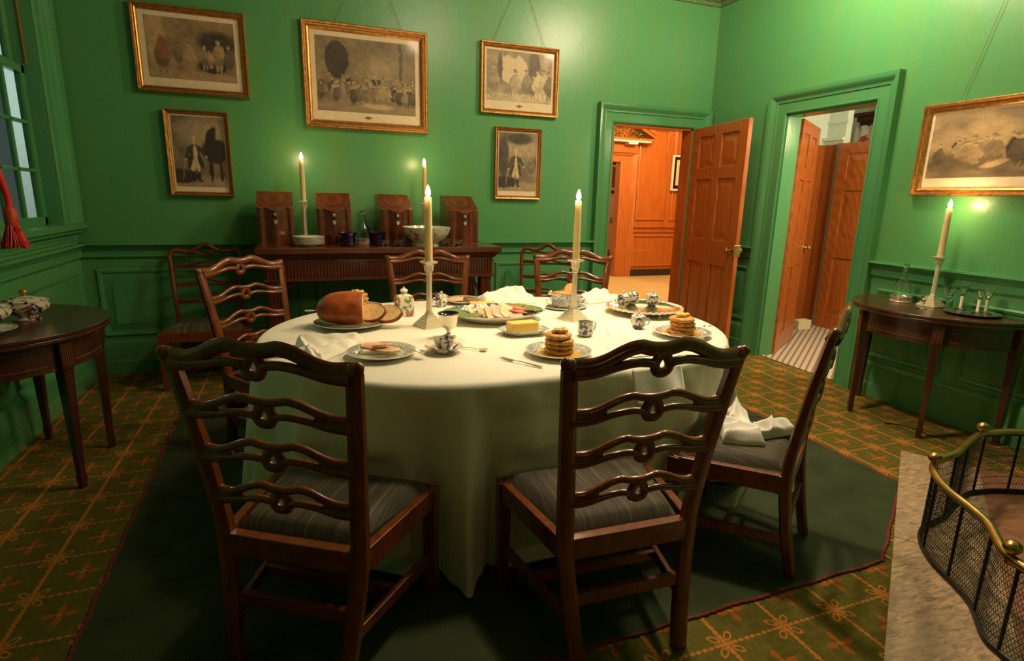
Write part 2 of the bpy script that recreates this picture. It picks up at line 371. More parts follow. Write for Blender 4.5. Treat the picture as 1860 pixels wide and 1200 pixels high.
def copy_tree(src, loc, rz, label, group=None):
    r = src.copy(); C.objects.link(r); r.location = loc; r.rotation_euler = (0, 0, rz); r['label'] = label
    if group: r['group'] = group
    for ch in list(src.children):
        c = ch.copy(); C.objects.link(c); c.parent = r
        for g in list(ch.children):
            d = g.copy(); C.objects.link(d); d.parent = c
    return r

# ------------------------------------------------------------------ the room
W, H, YN = 5.288, 3.36, -5.9
D1X0, D1X1, D1Z = 4.217, 5.100, 2.030
D2Y0, D2Y1, D2Z = -0.968, -1.767, 2.060
WY0, WY1, WZ0, WZ1 = -0.25, -1.30, 1.10, 2.95
BT = 0.14   # wall thickness
struct(MB().box(-0.3, W+0.02, YN, 0.02, -0.05, 0), 'floor', M_CARPET, smooth=0)
struct(MB().box(-0.3, W+BT, YN, BT, H, H+0.1), 'ceiling', M_CEIL, smooth=0)
w = MB().box(-0.12, D1X0, 0, BT, 0, H).box(D1X0, D1X1, 0, BT, D1Z, H).box(D1X1, W+BT, 0, BT, 0, H)
struct(w, 'wall_back', M_GREEN, smooth=0)
w = MB().box(W, W+BT, D2Y0, 0, 0, H).box(W, W+BT, D2Y1, D2Y0, D2Z, H).box(W, W+BT, YN, D2Y1, 0, H)
struct(w, 'wall_right', M_GREEN, smooth=0)
w = MB().box(-0.12, 0, WY0, 0, 0, H).box(-0.12, 0, WY1, WY0, 0, WZ0).box(-0.12, 0, WY1, WY0, WZ1, H).box(-0.12, 0, YN, WY1, 0, H)
struct(w, 'wall_left', M_GREEN, smooth=0)
struct(MB().box(-0.3, W+BT, YN-BT, YN, 0, H), 'wall_near', M_DARKB, smooth=0)

def wall_pt(side, a, p, z):
    """a = coordinate along the wall, p = protrusion into the room"""
    return {'back': (a, -p, z), 'right': (W-p, a, z), 'left': (p, a, z)}[side]
def run(mb, side, a0, a1, prof):
    rings = [[wall_pt(side, a, p, z) for p, z in prof] for a in (a0, a1)]
    return mb.loft(rings)
def loopframe(mb, side, a0, a1, z0, z1, prof, legs=False):
    """prof: (outward offset, protrusion). legs=True: open at the floor (door casing)"""
    s = 1 if a1 > a0 else -1
    def cor(o):
        if legs: return [(a0-s*o, z0), (a0-s*o, z1+o), (a1+s*o, z1+o), (a1+s*o, z0)]
        return [(a0-s*o, z0-o), (a0-s*o, z1+o), (a1+s*o, z1+o), (a1+s*o, z0-o)]
    rings = [[wall_pt(side, *((cor(o)[k][0], p, cor(o)[k][1]))) for o, p in prof] for k in range(4)]
    if legs: return mb.loft(rings)
    return mb.loft(rings+[rings[0]], True, False)
RAIL = [(0, 0.965), (0.055, 0.965), (0.058, 0.952), (0.048, 0.944), (0.040, 0.935), (0.028, 0.928), (0.022, 0.915), (0.014, 0.908), (0.014, 0.875), (0.020, 0.868), (0.014, 0.858), (0, 0.856)]
BASE = [(0, 0.252), (0.010, 0.252), (0.016, 0.240), (0.022, 0.228), (0.024, 0.212), (0.024, 0.100), (0.030, 0.094), (0.030, 0.0), (0, 0.0)]
def raised_panel(mb, side, a0, a1, z0, z1):
    s = 1 if a1 > a0 else -1
    prof = [(0.022, 0), (0.022, 0.006), (0.012, 0.016), (0.0, 0.012), (-0.012, 0.002), (-0.012, 0)]
    loopframe(mb, side, a0+s*0.02, a1-s*0.02, z0+0.02, z1-0.02, prof)
    i0, i1, j0, j1 = a0+s*0.045, a1-s*0.045, z0+0.045, z1-0.045
    o = 0.045
    rings = [[wall_pt(side, a, p, z) for a, z in ((x0, y0), (x1, y0), (x1, y1), (x0, y1))] for (x0, x1, y0, y1, p) in
             ((i0, i1, j0, j1, 0.001), (i0+s*o, i1-s*o, j0+o, j1-o, 0.012), (i0+s*o, i1-s*o, j0+o, j1-o, 0.015))]
    mb.loft(rings)
def dado(n, side, a0, a1, panels):
    struct(run(MB(), side, a0, a1, RAIL), 'trim_%d' % n, M_GTRIM, smooth=30)
    side_name = {'back': 'back', 'right': 'right', 'left': 'left'}[side]
    struct(run(MB(), side, a0, a1, BASE), 'baseboard_'+side_name, M_GTRIM, smooth=30)
    mb = MB()
    for p0, p1 in panels: raised_panel(mb, side, p0, p1, 0.283, 0.775)
    struct(mb, 'trim_%d' % (n+10), M_GTRIM, smooth=30)
dado(1, 'back', 0, 4.048, [(0.08, 1.45), (1.56, 2.98), (3.09, 3.96)])
dado(2, 'right', 0, -0.80, [(-0.10, -0.74)])
dado(3, 'right', -1.93, -3.4, [(-2.0, -2.50), (-2.60, -3.2)])
dado(4, 'left', 0, YN, [(-0.07, -1.25), (-1.38, -2.6)])
CAS = [(0, -BT), (0, 0.012), (0.010, 0.020), (0.018, 0.020), (0.022, 0.014), (0.085, 0.018), (0.092, 0.026), (0.100, 0.026), (0.118, 0.034), (0.135, 0.050), (0.150, 0.056), (0.168, 0.060), (0.168, 0)]
CASD = [(a, max(p, 0)) for a, p in CAS]
struct(loopframe(MB(), 'back', D1X0, D1X1, 0, D1Z, CASD, True), 'trim_21', M_GTRIM, smooth=25)
struct(loopframe(MB(), 'right', D2Y0, D2Y1, 0, D2Z, CASD, True), 'trim_22', M_GTRIM, smooth=25)
# jamb linings of the two doorways
jl = MB().box(D1X0-0.001, D1X0+0.018, 0.001, BT+0.002, 0, D1Z).box(D1X1-0.018, D1X1+0.001, 0.001, BT+0.002, 0, D1Z).box(D1X0, D1X1, 0.001, BT+0.002, D1Z-0.018, D1Z+0.001)
struct(jl, 'trim_23', M_DOOR, smooth=0)
jl = MB().box(W+0.001, W+BT+0.002, D2Y0-0.014, D2Y0+0.001, 0, D2Z).box(W+0.001, W+BT+0.002, D2Y1-0.001, D2Y1+0.014, 0, D2Z).box(W+0.001, W+BT+0.002, D2Y1, D2Y0, D2Z-0.014, D2Z+0.001)
struct(jl, 'trim_24', M_GTRIM, smooth=0)
# cornice
COR = [(0, 3.115), (0.012, 3.12), (0.02, 3.15), (0.05, 3.17), (0.06, 3.20), (0.10, 3.23), (0.12, 3.29), (0.17, 3.31), (0.19, 3.36), (0, 3.36)]
for i, (sd, a0, a1) in enumerate((('back', 0, W), ('right', 0, -4.0), ('left', 0, YN))):
    struct(run(MB(), sd, a0, a1, COR), 'trim_%d' % (31+i), M_CORN, smooth=25)

# ------------------------------------------------------------------ window on the left wall
win = thing('window_1', None, None); win['kind'] = 'structure'
CW = [(0, 0), (0, 0.016), (0.02, 0.024), (0.12, 0.026), (0.14, 0.034), (0.16, 0.028), (0.20, 0.034), (0.235, 0.052), (0.27, 0.056), (0.30, 0.060), (0.335, 0.060), (0.335, 0)]
loopframe(MB(), 'left', WY0, WY1, WZ0, WZ1, [(a*0.685, p) for a, p in CW], True).build('casing', M_GTRIM, win, smooth=25)
MB().box(-0.16, 0.075, WY1-0.25, WY0+0.240, WZ0-0.035, WZ0+0.005).box(0.0, 0.05, WY1-0.24, WY0+0.23, WZ0-0.06, WZ0-0.035).build('window_stool', M_GTRIM, win, smooth=30, bevel=0.006)
mb = MB(); loopframe(mb, 'left', WY0+0.20, WY1-0.20, 0.985, WZ0-0.075, [(0.0, 0), (0.0, 0.012), (-0.012, 0.014), (-0.02, 0.004), (-0.02, 0)])
mb.build('apron', M_GTRIM, win, smooth=25)
mb = MB().box(-0.125, 0.0, WY0-0.008, WY0+0.006, WZ0, WZ1).box(-0.125, 0, WY1-0.006, WY1+0.004, WZ0, WZ1)
mb.build('reveal', M_GTRIM, win, smooth=0)
XS = -0.09
def sash(z0, z1, x, rows, nm):
    mb = MB(); st = 0.05
    mb.box(x-0.02, x+0.02, WY0-st, WY0, z0, z1).box(x-0.02, x+0.02, WY1, WY1+st, z0, z1)
    mb.box(x-0.02, x+0.02, WY1, WY0, z0, z0+0.055).box(x-0.02, x+0.02, WY1, WY0, z1-0.05, z1)
    ys = [WY0-st-(WY0-WY1-2*st)*k/4 for k in range(5)]
    for y in ys[1:-1]: mb.box(x-0.014, x+0.014, y-0.011, y+0.011, z0, z1)
    zs = [z0+0.055+(z1-z0-0.105)*k/rows for k in range(rows+1)]
    for z in zs[1:-1]: mb.box(x-0.014, x+0.014, WY1, WY0, z-0.011, z+0.011)
    sa = mb.build(nm, M_GTRIM, win, smooth=0, bevel=0.004)
    MB().box(x-0.002, x+0.002, WY1+0.01, WY0-0.01, z0+0.01, z1-0.01).build('glass_panes', M_PANE, sa, smooth=0)
sash(WZ0, 2.06, XS, 3, 'lower_sash'); sash(2.03, WZ1, XS-0.045, 3, 'upper_sash')
MB().tube([(XS+0.035, WY0-0.012, 2.07), (XS+0.035, WY0-0.012, WZ1-0.01)], 0.006, 6).build('sash_cord', M_GILTDK, win)
# pale pier added outside, placed so the corner-side panes look bright
struct(MB().box(-0.95, -0.45, 1.9, 2.4, -0.5, 4.2), 'wall_outside', M_OUTW, smooth=0)

# ------------------------------------------------------------------ hall beyond door 1
HX0, HX1, HY0, HY1 = 3.0, 9.6, BT, 4.10
struct(MB().box(HX0, HX1, HY0, 7.5, -0.05, -0.002), 'floor_hall', M_SAND, smooth=0)
struct(MB().box(HX0, HX1, HY0, 7.5, 3.3, 3.4), 'ceiling_hall', M_CREAM, smooth=0)
DXL, DXR, DHZ = 5.55, 6.760, 1.985
w = MB().box(DXR, HX1, HY1, HY1+0.14, 0, 3.3).box(DXL, DXR, HY1, HY1+0.14, DHZ, 3.3).box(HX0, DXL, HY1, HY1+0.14, 0, 3.3)
struct(w, 'wall_hall', M_HALL, smooth=0)
struct(MB().box(HX1, HX1+0.1, HY0, 7.5, 0, 3.3).box(HX0-0.1, HX0, HY0, 7.5, 0, 3.3), 'wall_hall_end', M_HALL, smooth=0)
struct(MB().box(HX0, HX1, 6.6, 6.7, 0, 3.3), 'wall_parlour', M_CREAM, smooth=0)
def hb(mb, x0, x1, z0, z1, p, q=0.0): return mb.box(x0, x1, HY1-p, HY1-q, z0, z1)
mb = MB(); hb(mb, 7.07, HX1, 0.875, 0.905, 0.06); hb(mb, 7.07, HX1, 0.79, 0.875, 0.025)
struct(mb, 'trim_41', M_HALL, smooth=0, bevel=0.004)
struct(hb(MB(), 6.95, HX1, 0, 0.115, 0.03), 'baseboard_hall', M_DARKB, smooth=0)
mb = MB()
for (x0, x1, z0, z1) in ((7.12, 7.74, 1.0, 2.56), (7.86, 8.9, 1.0, 2.56), (7.1, 9.0, 0.17, 0.74)):
    loop = [(0.0, 0), (0.0, 0.018), (-0.02, 0.028), (-0.035, 0.008), (-0.035, 0)]
    rings = []
    for k in range(4):
        rr = []
        for o, p in loop:
            cx = (x0-o, x0-o, x1+o, x1+o)[k]; cz = (z0-o, z1+o, z1+o, z0-o)[k]; rr.append((cx, HY1-p, cz))
        rings.append(rr)
    mb.loft(rings+[rings[0]], True, False)
    mb.frus((x0+0.06, x1-0.06, z0+0.06, z1-0.06, 0), (x0+0.1, x1-0.1, z0+0.1, z1-0.1, 0)) if False else None
struct(mb, 'trim_42', M_HALL, smooth=25)
mb = MB()
rings = []
for k in range(4):
    rr = []
    for o, p in [(0, 0), (0, 0.02), (0.05, 0.03), (0.2, 0.035), (0.26, 0.07), (0.30, 0.08), (0.30, 0)]:
        cx = (DXL-o, DXL-o, DXR+o, DXR+o)[k]; cz = (0, DHZ+o*0.48, DHZ+o*0.48, 0)[k]; rr.append((cx, HY1-p, cz))
    rings.append(rr)
mb.loft(rings)
struct(mb, 'trim_43', M_HALL, smooth=25)
# entablature and pediment over the far doorway
pcx = (DXL+DXR)/2
mb = MB(); hb(mb, DXL-0.3, DXR+0.3, 2.14, 2.30, 0.06); hb(mb, DXL-0.42, DXR+0.44, 2.30, 2.335, 0.14); hb(mb, DXL-0.50, DXR+0.52, 2.335, 2.37, 0.20)
for sgn in (-1, 1):
    hw = (DXR-DXL)/2+0.54
    for (t, pz) in ((0.0, 0.20), (0.05, 0.24)):
        P = [(pcx+sgn*hw, 2.38+t), (pcx, 2.38+t+hw*0.48), (pcx, 2.44+t+hw*0.48), (pcx+sgn*hw, 2.43+t)]
        mb.loft([[(x, HY1-0.0, z) for x, z in P], [(x, HY1-pz, z) for x, z in P]])
struct(mb, 'trim_44', M_HALL, smooth=20)
struct(MB().box(DXL-0.44, DXR+0.46, HY1-0.21, HY1-0.05, 2.305, 2.332).box(DXR+0.02, DXR+0.2, HY1-0.21, HY1-0.05, 2.27, 2.305), 'trim_45', M_WHITEFR, smooth=0)
mb = MB(); rg = random.Random(3)
for k in range(900):
    x = rg.uniform(DXL-0.3, DXR+0.4); hmax = max(0.03, ((DXR-DXL)/2+0.5-abs(x-pcx))*0.45); z = 2.37+rg.random()*min(hmax, 0.25); y = HY1-0.05-rg.random()*0.14
    d = Vector((rg.uniform(-1, 1), rg.uniform(-1, 0.3), rg.uniform(-0.3, 1))).normalized()*0.05; q = d.cross(Vector((0, 0, 1))).normalized()*0.010
    p = Vector((x, y, z)); mb.add([p, p+d*0.5+q, p+d, p+d*0.5-q], [(0, 1, 2, 3)])
tag(mb.build('evergreen_garland', M_GREENERY, smooth=0), 'green leafy garland lying on the pediment over the hall doorway', 'garland', kind='stuff')
def flat_frame(name, label, x0, x1, z0, z1, y, fw, mats, group=None):
    t = thing(name, label, 'picture', ((x0+x1)/2, y, z0), 0, group)
    a = (x1-x0)/2; h = z1-z0
    MB().box(-a, -a+fw, -0.04, 0, 0, h).box(a-fw, a, -0.04, 0, 0, h).box(-a+fw, a-fw, -0.04, 0, 0, fw).box(-a+fw, a-fw, -0.04, 0, h-fw, h).build('frame', mats[0], t, smooth=0, bevel=0.006)
    MB().box(-a+fw, a-fw, -0.028, -0.002, fw, h-fw).build('border', mats[1], t, smooth=0)
    MB().box(-a+fw+0.05, a-fw-0.05, -0.031, -0.027, fw+0.06, h-fw-0.05).build('print', mats[2], t, smooth=0)
    return t
flat_frame('framed_print', 'white framed print with black border on the hall panelling', 7.80, 8.42, 1.53, 2.15, HY1-0.03, 0.035, (M_WHITEFR, M_BLACK, M_MAT))
flat_frame('framed_print', 'dark framed picture on cream wall through the hall doorway', 7.86, 8.32, 1.50, 2.15, 6.60, 0.05, (M_DARKB, M_MAT, M_BROWNMEAT))
struct(MB().box(HX0, HX1, 6.57, 6.6, 0.88, 0.96).box(HX0, HX1, 6.575, 6.6, 0, 0.14), 'trim_46', M_GREYBL, smooth=0)

# ------------------------------------------------------------------ bedroom beyond door 2
BX0, BX1 = W+BT, 8.9
struct(MB().box(BX0, BX1, -3.4, HY0-0.005, -0.05, -0.001).box(7.06, BX1, HY0-0.005, 1.2, -0.05, -0.001), 'floor_bedroom', M_SAND, smooth=0)
struct(MB().box(BX0, BX1, -3.4, 1.2, 3.3, 3.4), 'ceiling_bedroom', M_WALLW, smooth=0)
struct(MB().box(BX1, BX1+0.1, -3.4, 1.2, 0, 3.3).box(BX0, BX1, -3.5, -3.4, 0, 3.3).box(BX0, 7.06, HY0-0.01, HY0+0.0, 0, 3.3).box(7.0, BX1, 1.2, 1.21, 0, 3.3).box(7.0, 7.06, HY0, 1.2, 0, 3.3), 'wall_bedroom', M_WALLW, smooth=0)
# partition with wooden closet door, grey trim, white overdoor
struct(MB().box(6.98, 7.06, -0.10, HY0, 1.99, 3.3).box(6.98, 7.06, 0.10, HY0, 0, 1.99), 'wall_partition', M_WALLW, smooth=0)
struct(MB().box(6.94, 6.99, -0.12, HY0-0.012, 1.98, 2.02).box(6.91, 6.99, -0.13, HY0-0.012, 2.02, 2.05).box(6.955, 6.99, -0.13, HY0-0.012, 2.20, 2.225), 'trim_51', M_WALLW, smooth=0)
struct(MB().box(6.92, 6.98, -0.115, -0.075, 0, 1.99), 'trim_52', M_GREYBL, smooth=0)
struct(MB().box(6.955, 6.99, -0.075, HY0-0.036, 0, 1.98).box(5.95, 6.955, HY0-0.036, HY0-0.011, 0, 1.98), 'door_4', M_DOOR, smooth=0)

def door_leaf(name, width, height, rows, cols, t=0.04, knob_z=0.93, label=None):
    d = thing(name, None, None); d['kind'] = 'structure'
    st = 0.115; mb = MB(); xs = []
    cw = (width-st*(cols+1))/cols
    for k in range(cols+1): mb.box(k*(cw+st), k*(cw+st)+st, 0, t, 0, height)
    zs = [0]+[z for r in rows for z in r]+[height]
    for k in range(0, len(zs), 2):
        for c in range(cols): mb.box(st+c*(cw+st), st+c*(cw+st)+cw, 0, t, zs[k], zs[k+1])
    mb.box(st*0.5, width-st*0.5, t*0.5-0.006, t*0.5+0.006, 0.05, height-0.05)
    lf_ = mb.build('leaf', M_DOOR, d, smooth=0, bevel=0.004)
    mb = MB()
    for (z0, z1) in rows:
        for c in range(cols):
            x0 = st+c*(cw+st); x1 = x0+cw
            for sg in (0, 1):
                y0 = t/2+(0.006 if sg else -0.006); y1 = (t-0.006) if sg else 0.006
                m = 0.018; o = 0.05
                P = lambda e, y: [(x0+e, y, z0+e), (x1-e, y, z0+e), (x1-e, y, z1-e), (x0+e, y, z1-e)]
                mb.loft([P(m, y0), P(m+o, y1), P(m+o+0.004, y1)])
    mb.build('raised_panel', M_DOOR, lf_, smooth=0)
    mb = MB().lathe([(0.0, 0), (0.028, 0.0), (0.028, 0.006), (0.012, 0.010), (0.010, 0.03), (0.026, 0.038), (0.028, 0.050), (0.018, 0.062), (0, 0.064)], 16)
    k = mb.build('handle', M_BRASS, d); k.location = (width-0.06, 0.0, knob_z); k.rotation_euler = (R(90), 0, 0)
    k2 = k.copy(); C.objects.link(k2); k2.parent = d; k2.location = (width-0.06, t, knob_z); k2.rotation_euler = (R(-90), 0, 0)
    MB().box(width-0.012, width+0.003, -0.012, t+0.012, knob_z-0.05, knob_z+0.05).build('lock_plate', M_BRASS, d, smooth=0, bevel=0.002)
    return d
rows6 = [(0.17, 0.775), (1.0, 1.545), (1.65, 1.93)]
d1 = door_leaf('door_1', 0.872, 2.02, rows6, 2)
d1.location = (5.097, -0.024, 0.006); d1.rotation_euler = (0, 0, math.atan2(-0.815, -0.12))
d2 = door_leaf('door_2', 0.80, 2.035, rows6, 2)
d2.location = (W+BT+0.02, D2Y0-0.03, 0.004); d2.rotation_euler = (0, 0, R(33))
d3 = door_leaf('door_3', 0.80, 1.98, [(0.16, 0.78), (0.98, 1.49), (1.60, 1.87)], 2)
d3.location = (6.90, -0.12, 0.004); d3.rotation_euler = (0, 0, R(-86))
# bed canopy beyond, striped floor cloth, step block
bed = thing('canopy_bed', 'bed canopy with dark cornice and flowered valance beyond the panelled door', 'bed', (8.0, 0.03, 0.0))
MB().box(-0.32, 0.6, -0.95, 0.42, 2.36, 2.40).box(-0.28, 0.56, -0.92, 0.38, 2.30, 2.36).box(-0.25, 0.55, -0.9, 0.36, 2.24, 2.30).build('cornice', M_MAH, bed, smooth=0, bevel=0.01)
M_FLORAL = mat_porcelain('floral_chintz', (0.45, 0.07, 0.05), [], 9, 0.58, body=(0.80, 0.74, 0.60))
mb = MB(); mb.grid(lambda u, v: (-0.255+0.008*math.sin(u*60), -0.88+1.285*u, 1.2+1.06*v), 60, 2)
mb.build('valance', M_FLORAL, bed, solid=0.004)
for y_ in (0.30, -0.90): MB().box(-0.10, -0.04, y_, y_+0.06, 0.005, 2.24).build('post', M_MAH, bed, smooth=0, bevel=0.006)
def mat_striperug():
    m, nt, b = new_mat('striped_rag_rug')
    t = nt.nodes.new('ShaderNodeTexCoord'); s = nt.nodes.new('ShaderNodeSeparateXYZ'); lk(nt, t.outputs['Object'], s.inputs[0])
    fy = mth(nt, 'FRACT', mth(nt, 'DIVIDE', mth(nt, 'ADD', mth(nt, 'SUBTRACT', mth(nt, 'MULTIPLY', s.outputs[1], 0.802), mth(nt, 'MULTIPLY', s.outputs[0], 0.598)), 20), 0.050))
    band = mth(nt, 'GREATER_THAN', fy, 0.66)
    fx = mth(nt, 'FRACT', mth(nt, 'DIVIDE', mth(nt, 'ADD', mth(nt, 'MULTIPLY', s.outputs[0], 0.802), mth(nt, 'MULTIPLY', s.outputs[1], 0.598)), 0.016)); d = mth(nt, 'GREATER_THAN', fx, 0.35)
    c = mix(nt, band, (0.44, 0.36, 0.27), (0.17, 0.07, 0.045)); c = mix(nt, mth(nt, 'MULTIPLY', d, 0.25), c, (0.40, 0.34, 0.26))
    lk(nt, c, b.inputs['Base Color']); setin(b, 'Roughness', 0.95); return m
tag(MB().box(W+0.03, 8.4, -2.6, 0.05, 0.0, 0.004).build('striped_rug', mat_striperug(), smooth=0), 'white and brown striped rag rug on the floor beyond the second doorway', 'rug')
tag(MB().box(6.52, 6.70, -0.26, -0.16, 0.004, 0.105).build('step_block', M_CREAM, smooth=0, bevel=0.004), 'small pale wooden block on striped rug behind the open door', 'block')

# acrylic barrier across door 1
t = thing('barrier_panel', 'clear acrylic barrier panel across the hall doorway', 'barrier', (D1X0, 0.06, 0))
def rr(x0, x1, z0, z1, r):
    pts = [(x0, z0), (x1, z0)]
    for k in range(7): a = PI/2*k/6; pts.append((x1-r+r*math.cos(a), z1-r+r*math.sin(a)))
    pts.append((x0, z1)); return pts
P = rr(0.03, 0.66, 0.02, 0.86, 0.08)
MB().loft([[(x, -0.004, z) for x, z in P], [(x, 0.004, z) for x, z in P]]).build('pane', M_PANE, t, smooth=0)
MB().box(0.0, 0.045, -0.05, 0.03, 0.72, 0.88).build('bracket', M_MAH, t, smooth=0, bevel=0.003)

# ------------------------------------------------------------------ green crumb cloth under the table
RUG = [(0.70, -0.84), (4.175, -0.84), (4.175, -3.10), (3.485, -3.525), (0.745, -3.565)]
o = MB().prism(RUG, 0.0005, 0.006).build('crumb_cloth', M_FELT, smooth=0)
tag(o, 'dark green felt crumb cloth with red edging under the dining table', 'rug')
mb = MB(); L = []
for i in range(len(RUG)):
    a, b = RUG[i], RUG[(i+1) % len(RUG)]; n = int(math.dist(a, b)/0.012)
    L += [(a[0]+(b[0]-a[0])*k/n+0.003*math.sin(k*0.37), a[1]+(b[1]-a[1])*k/n+0.003*math.cos(k*0.31), 0.006) for k in range(n)]
mb.tube(L, [0.0040+0.0018*math.sin(i*2.2) for i in range(len(L))], 6, closed=True, flat=(1.5, 0.9))
mb.build('edging', M_REDTRIM, o)
MB().box(0.74, 4.17, -2.178, -2.174, 0.0062, 0.0072).build('seam', M_BLACK, o, smooth=0)

# ------------------------------------------------------------------ dining table and cloth
TX0, TX1, TCY, TR, TZ = 2.04, 2.64, -2.318, 0.795, 0.735
tb = thing('dining_table', 'long round-ended dining table hidden under a white cloth', 'table', (2.34, TCY, 0.006))
def stadium(s, off=0):
    """s in 0..1 round the edge, starting at the near side, counter-clockwise"""
    r = TR+off; Ls = TX1-TX0; per = 2*Ls+2*PI*TR; d = (s % 1)*per
    if d < Ls/2: return (2.34+d, TCY-r, 0, -1)
    d -= Ls/2
    if d < PI*TR:
        a = -PI/2+d/TR; return (TX1+r*math.cos(a), TCY+r*math.sin(a), math.cos(a), math.sin(a))
    d -= PI*TR
    if d < Ls: return (TX1-d, TCY+r, 0, 1)
    d -= Ls
    if d < PI*TR:
        a = PI/2+d/TR; return (TX0+r*math.cos(a), TCY+r*math.sin(a), math.cos(a), math.sin(a))
    d -= PI*TR
    return (TX0+d, TCY-r, 0, -1)
poly = [(stadium(k/80, -0.02)[0]-2.34, stadium(k/80, -0.02)[1]-TCY) for k in range(80)]
MB().prism(poly, 0.695, 0.722).build('tabletop', M_MAH, tb, smooth=30)
mb = MB()
for sx in (-0.45, 0.45):
    mb2 = MB().lathe([(0.06, 0.12), (0.05, 0.2), (0.07, 0.3), (0.045, 0.45), (0.06, 0.6), (0.09, 0.694)], 18, (sx, 0, 0))
    for k in range(3):
        a = k*2*PI/3+0.5; mb2.tube([(sx+0.04*math.cos(a), 0.04*math.sin(a), 0.17), (sx+0.2*math.cos(a), 0.2*math.sin(a), 0.14), (sx+0.36*math.cos(a), 0.36*math.sin(a), 0.02)], [0.03, 0.024, 0.018], 8)
    mb2.build('pedestal', M_MAH, tb)

# ------------------------------------------------------------------ chairs
WT, YT, ZT, WR, ZS, WF, DEP, YB, WB = 0.252, -0.080, 0.931, 0.205, 0.401, 0.292, 0.402, -0.057, 0.171
def ladder(u, amp=0.035):
    a = abs(u)
    if a > 0.25: return amp*0.5*(1+math.cos(PI*min((a-0.25)/0.62, 1)))
    return amp*(1-0.20*(1-(a/0.25)**2))
def back_at(z):
    """half width and y of the rear post axis at height z (above the seat)"""
    t = max(0, (z-ZS)/(ZT-ZS)); return WR+(WT-WR)*t**1.2, YT*t**1.3
def wave_rail(z0, hw, y0, big=False):
    mb = MB(); N = 40; bow = 0.018
    th_u, th_l = (0.0195, 0.0125) if big else (0.0115, 0.0100)
    dep = 0.017 if big else 0.013
    up, lo, ru, rl = [], [], [], []
    for i in range(N+1):
        u = -1+2*i/N; x = hw*u; y = y0-bow*(1-u*u)
        e = max(0, (abs(u)-0.80)/0.2)
        up.append((x, y, z0+(0.008 if not big else 0.004)+ladder(u, 0.040 if not big else 0.048)))
    mb.tube(up, [th_u*(1+0.35*max(0, (abs(-1+2*i/N)-0.6)/0.4)) for i in range(N+1)], 8, flat=(dep/th_u*0.8, 1))
    for sg in (-1, 1):
        pts = []; rad = []
        for i in range(19):
            u = sg*(1-0.86*i/18); a = abs(u); x = hw*u; y = y0-bow*(1-u*u)
            z = z0-0.010-(0.001 if big else 0.003)+ladder(u, 0.044)*(0.48 if big else 0.45)
            pts.append((x, y, z)); rad.append(th_l*(1+0.75*max(0, (a-0.55)/0.45)))
        pts.append((sg*hw*0.10, y0-bow, pts[-1][2]-0.006)); rad.append(th_l*0.9)
        mb.tube(pts, rad, 8, flat=(1.12, 1))
    for sg in (-1, 1):
        pts = []; rad = []
        for i in range(15):
            u = sg*(1-(0.42 if not big else 0.52)*i/14); a = abs(u); x = hw*u; y = y0-bow*(1-u*u)
            zu = z0+(0.008 if not big else 0.004)+ladder(u, 0.040 if not big else 0.048); zl = z0-0.010-(0.001 if big else 0.003)+ladder(u, 0.044)*(0.48 if big else 0.45)
            pts.append((x, y, (zu+zl)/2)); rad.append(max(0.002, 0.0125*(1-(i/14)**2)+(zu-zl)*0.12))
        mb.tube(pts, rad, 8, flat=(0.95, 1))
    zc = z0+0.008-(0.004 if big else 0); ring = []
    for k in range(18):
        a = 2*PI*k/18; ring.append((0.0215*math.sin(a)*(1+0.25*math.cos(a+PI)), y0-bow, zc+0.025*math.cos(a)))
    mb.tube(ring, 0.0095, 7, closed=True, flat=(1.5, 1), up=(0, 1, 0))
    return mb
